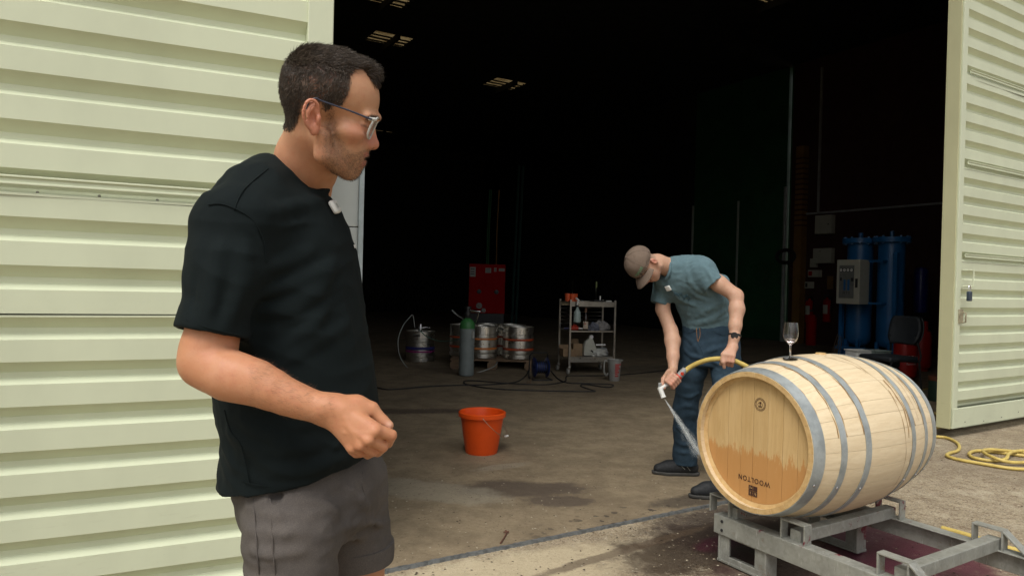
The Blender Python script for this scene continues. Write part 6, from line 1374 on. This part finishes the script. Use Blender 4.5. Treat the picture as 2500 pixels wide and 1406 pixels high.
wk = [(P(1725, 805, 4.47)[2], *P(1725, 800, 4.47)[:2], .150, .118), (P(1725, 770, 4.46)[2], *P(1722, 770, 4.46)[:2], .158, .122), (P(1725, 735, 4.45)[2], *P(1716, 735, 4.45)[:2], .15, .115)]
st.loft(wk, -.2, k=.03, rad=.006)
bB = SDF(); bB.p = list(st.p)
def foldB(pix, r=.012, sink=.006):
    pts = [hit(bB, x, y, 3.8, 4.9) for x, y in pix]; pts = [q - grad(bB, q) * sink for q in pts if q is not None]
    if len(pts) > 1: st.chain(pts, [r * .35] + [r] * (len(pts) - 2) + [r * .35], k=.02, sm=3)
for f_x in ([(1680, 665), (1686, 690), (1710, 712), (1735, 722)], [(1678, 700), (1700, 722), (1730, 735)], [(1650, 770), (1690, 778), (1730, 755), (1765, 735)], [(1680, 790), (1720, 785), (1760, 765), (1780, 750)], [(1640, 755), (1680, 768), (1720, 770)], [(1720, 650), (1735, 670), (1742, 690)], [(1700, 792), (1740, 782), (1775, 772)], [(1640, 700), (1660, 730), (1700, 748)]): foldB(f_x)
CQ = P(1627, 660, 4.325); CA = P(1600, 655, 4.31) - CQ; CA /= np.linalg.norm(CA); st.cap(CQ + CA * .055, CQ + CA * .2, .064, .072, k=.004, op='-')
p_, f_ = st.mesh(.0055); p_ = relax(p_, f_, 1, .5); n_ = vnormals(p_, f_); p_ = p_ + n_ * (nz3(p_, 24, 15, 3) * .003 - np.abs(nz3(p_ * np.array([1.3, 1, .7]), 26, 16, 2)) * .005 - np.abs(nz3(p_ * np.array([.7, 1, 1.5]), 42, 17, 2)) * .003)[:, None]
MAT['teal'] = mat_cloth('teal_cotton', (.135, .215, .24), (.105, .172, .195), 420, .3)
tB = np_obj('t_shirt', p_, f_, MAT['teal'], manB, feetB)
cnx = CA; cc = CQ + CA * .006; g1 = np.cross(cnx, Y2); g1 /= np.linalg.norm(g1); g2 = np.cross(cnx, g1)
tubeW('collar', [cc + .066 * (g1 * math.cos(w) + g2 * math.sin(w)) for w in np.linspace(0, 2 * math.pi, 25)[:-1]], .0085, MAT['teal'], tB, feetB, True, 0, 8)
m2 = hit(st, 1632, 703, 3.8, 4.9); badge('clip_microphone', m2, grad(st, m2), .036, .036, .012, MAT['white'], manB, feetB, .3, .006)
MAT['tealp'] = M('tonal_print', (.045, .10, .125), .8)
for pix in ([(1645, 712), (1655, 722), (1662, 716), (1668, 726), (1678, 720)], [(1668, 732), (1676, 724), (1684, 728), (1680, 734)], [(1646, 722), (1652, 716), (1660, 728)]):
    q = [hit(st, x, y, 3.8, 4.9) for x, y in pix]; q = [a - Y2 * .002 for a in q if a is not None]
    if len(q) > 2: tubeW('chest_print', q, .0028, MAT['tealp'], tB, feetB, sm=4)
# ---- jeans
je = SDF(); jk = [(P(1733, 786, 4.47)[2], *P(1724, 790, 4.47)[:2], .150, .115), (P(1733, 810, 4.47)[2], *P(1732, 810, 4.47)[:2], .172, .128), (P(1733, 850, 4.47)[2], *P(1735, 850, 4.47)[:2], .178, .13), (P(1733, 895, 4.47)[2], *P(1733, 890, 4.47)[:2], .155, .12)]
je.loft(jk, -.2, k=0, rad=.02)
je.chain([P(1700, 850, 4.49), P(1690, 905, 4.51), P(1673, 1000, 4.56), RF + V3(.01, .0, .14), RF + V3(.012, 0, .07)], [.100, .093, .079, .079, .080], k=.02); je.chain([P(1770, 850, 4.44), P(1772, 905, 4.40), P(1778, 1000, 4.28), LF + V3(.02, 0, .14), LF + V3(.02, 0, .07)], [.100, .092, .080, .078, .078], k=.015)
bJ = SDF(); bJ.p = list(je.p)
for pix in ([(1648, 1075), (1670, 1085), (1698, 1078)], [(1645, 1095), (1668, 1104), (1700, 1096)], [(1650, 1000), (1675, 990), (1700, 998)], [(1652, 960), (1680, 970), (1704, 960)], [(1668, 850), (1690, 870), (1716, 875)], [(1725, 860), (1745, 850), (1780, 842)], [(1650, 1040), (1672, 1050), (1700, 1044)], [(1735, 880), (1760, 890), (1790, 885)], [(1670, 820), (1690, 835), (1705, 860)]):
    pts = [hit(bJ, x, y, 3.8, 5.0) for x, y in pix]; pts = [q - grad(bJ, q) * .005 for q in pts if q is not None]
    if len(pts) == 3: je.chain(pts, [.004, .010, .004], k=.018, sm=3)
for q in (RF, LF): je.box((q[0], q[1], -.02), (.14, .14, .095), k=.003, op='-'); je.cap((q[0] + .012, q[1], .02), (q[0] + .012, q[1], .14), .069, .066, k=.003, op='-')
p_, f_ = je.mesh(.006); p_ = relax(p_, f_, 1, .5); n_ = vnormals(p_, f_); q_ = p_ * np.array([.8, .8, 1.8]); p_ = p_ + n_ * (nz3(q_, 20, 41, 3) * .0035 - np.abs(nz3(q_, 26, 42, 2)) * .005)[:, None]
t = NT('blue_denim'); v = t.co(); w = t.noise(500, 2, .5, v); f = t.noise(6, 6, .7, v); c = t.mix(t.ramp(f, .35, .7), (.034, .058, .082), (.019, .036, .053)); c = t.mix(t.math('MULTIPLY', t.ramp(w, .45, .7), .4), c, (.06, .11, .16)); t.set(Base_Color=c, Roughness=.9, Specular_IOR_Level=.15); t.bump(w, .3, .0008); t.bump(t.noise(38, 5, .7, v), .35, .004); MAT['denim'] = t.mat
jn = np_obj('jeans', p_, f_, MAT['denim'], manB, feetB)
MAT['stitch'] = M('copper_stitch', (.30, .15, .06), .8)
for pix, m in (([(1700, 800), (1701, 815), (1703, 832)], 'stitch'), ([(1708, 800), (1709, 818), (1704, 834)], 'stitch'), ([(1704, 836), (1712, 850), (1718, 868)], 'denim'), ([(1672, 806), (1682, 812), (1698, 806)], 'denim'), ([(1740, 806), (1765, 818), (1790, 812)], 'denim')):
    q = [hit(je, x, y, 3.8, 5.0) for x, y in pix]; q = [a - Y2 * .002 for a in q if a is not None]
    if len(q) > 1: tubeW('seam', q, .0022, MAT[m], jn, feetB, sm=4)
# ---- shoes
MAT['shoe'] = M('black_mesh_shoe', (.014, .016, .018), .7, 0, .3, 30, bump=.4, bs=160); MAT['sole'] = M('dusty_sole', (.06, .058, .052), .8, 0, .4, 20)
for q, ang_ in ((RF, math.radians(178)), (LF, math.radians(190))):
    d_ = V3(math.cos(ang_), math.sin(ang_), 0); so_ = V3(-d_[1], d_[0], 0); s1 = SDF()
    s1.chain([q - d_ * .055 + V3(0, 0, .05), q + d_ * .02 + V3(0, 0, .055), q + d_ * .10 + V3(0, 0, .045), q + d_ * .165 + V3(0, 0, .036)], [.044, .046, .044, .032], k=.025); s1.cap(q - d_ * .03 + V3(0, 0, .07), q + d_ * .0 + V3(0, 0, .115), .046, .042, k=.02); s1.cap(q + V3(0, 0, .1), q + V3(0, 0, .2), .034, .036, k=.002, op='-'); s1.box((q[0], q[1], -.08), (.4, .4, .103), k=.004, op='-')
    p_, f_ = s1.mesh(.0045); sh_ = np_obj('shoe', relax(p_, f_, 1), f_, MAT['shoe'], manB, feetB)
    s2 = SDF(); s2.chain([q - d_ * .062 + V3(0, 0, .018), q + d_ * .03 + V3(0, 0, .016), q + d_ * .10 + V3(0, 0, .016), q + d_ * .175 + V3(0, 0, .022)], [.046, .040, .050, .036], k=.03); s2.box((q[0], q[1], .118), (.4, .4, .09), k=.003, op='-'); s2.box((q[0], q[1], -.094), (.4, .4, .1), k=.003, op='-')
    p_, f_ = s2.mesh(.0045); np_obj('sole', relax(p_, f_, 1), f_, MAT['sole'], sh_, feetB)
    for k in range(5): tubeW('lace', [q + d_ * (.045 + .018 * k) + so_ * .022 + V3(0, 0, .098 - .008 * k), q + d_ * (.05 + .018 * k) + V3(0, 0, .108 - .009 * k), q + d_ * (.045 + .018 * k) - so_ * .022 + V3(0, 0, .098 - .008 * k)], .0028, MAT['rubber'], sh_, feetB, sm=4)
    tubeW('side_mark', [q - d_ * .035 + so_ * .048 + V3(0, 0, .04), q - d_ * .0 + so_ * .051 + V3(0, 0, .078), q + d_ * .025 + so_ * .051 + V3(0, 0, .074), q + d_ * .0 + so_ * .052 + V3(0, 0, .048)], .0018, MAT['paper'], sh_, feetB, sm=4)
# ---- watch
wd_ = (P(1790, 843, 4.10) - LWr); wd_ /= np.linalg.norm(wd_); w1 = np.cross(wd_, Y2); w1 /= np.linalg.norm(w1); w2 = np.cross(wd_, w1); wc_ = P(1794, 818, 4.114)
wtc = tubeW('watch', [wc_ + .0315 * (w1 * math.cos(a) + w2 * math.sin(a)) for a in np.linspace(0, 2 * math.pi, 25)[:-1]], .0075, MAT['black'], manB, feetB, True, 0, 6)
fq_ = wc_ - Y2 * .031 - X2 * .006; MB().lathe([(0, .008), (.019, .008), (.021, .004), (.021, -.006), (0, -.006)], 20).build('watch_case', MAT['black'], wtc, loc=tuple(fq_ - feetB)).rotation_euler = Vector(tuple(-Y2)).to_track_quat('Z', 'Y').to_euler()
# ---- hose, spray head and water
o = MB().tube(hp, .0145, 12, 8).build('garden_hose', MAT['hose']); tag(o, 'yellow hose arching through both hands of the bending man', 'hose')
sg_ = thing('spray_gun', 'white angled spray nozzle with orange grey connector in his right hand', 'spray nozzle', GA, 0)
def gpt(*q): return [np.array(a) - GA for a in q]
MB().tube(gpt(GA - gx_ * .012, GA + gx_ * .045), [.019, .021], 12).build('connector', MAT['grey'], sg_); MB().tube(gpt(GA + gx_ * .045, GA + gx_ * .058), .022, 12).build('connector_ring', MAT['redp'], sg_); MB().tube(gpt(GA + gx_ * .075, GA + gx_ * .09), .020, 12).build('coupling', MAT['redp'], sg_); MB().box(tuple(GA - GA + gx_ * .02 - Y2 * .02), (.02, .01, .02)).build('release_button', MAT['redp'], sg_, smooth=False, bevel=.003)
E1, E2 = P(1612, 950, 4.165), P(1620, 970, 4.150)
MB().tube(gpt(GA + gx_ * .05, E1 + (GA - E1) * .12, E1), [.0125, .0125, .0145], 12).build('white_pipe', MAT['white'], sg_); MB().tube(gpt(E1 + (E1 - E2) * .25, E1 + (E2 - E1) * .6, E2), [.0155, .0150, .0140], 12).build('elbow_nozzle', MAT['white'], sg_); MB().tube(gpt(E2 + (E1 - E2) * .12, E2 + (E2 - E1) * .02), [.0165, .0165], 12).build('nozzle_lip', MAT['white'], sg_); MB().box(tuple(P(1611, 940, 4.17) - GA), (.02, .015, .03)).build('thumb_lever', MAT['grey'], sg_, smooth=False, bevel=.004)
T0, T1 = E2, P(1706, 1100, 3.62); dv_ = T1 - T0; Lw = np.linalg.norm(dv_); dv_ /= Lw; s1_ = np.cross(dv_, V3(0, 0, 1)); s1_ /= np.linalg.norm(s1_); s2_ = np.cross(dv_, s1_); rg = np.random.RandomState(9); mb = MB()
for k in range(1100):
    a, r_ = rg.rand() * 6.28, abs(rg.randn()) * .032; d = dv_ + (s1_ * math.cos(a) + s2_ * math.sin(a)) * r_; t0 = rg.rand() ** .8 * Lw * .95; ln = rg.uniform(.025, .09); q0 = T0 + d * t0 + V3(0, 0, -.03 * t0 * t0); q1_ = T0 + d * (t0 + ln) + V3(0, 0, -.03 * (t0 + ln) ** 2); mb.tube([q0, (q0 + q1_) / 2, q1_], [.0002, .00055 * rg.uniform(.5, 1.3), .0003], 3, caps=False)
t = NT('water_spray'); t.set(Base_Color=(.75, .78, .76), Roughness=.15, Alpha=.15); o = mb.build('water_spray', t.mat); tag(o, 'fine fan of water leaving the nozzle towards the barrel', 'water', kind='stuff')
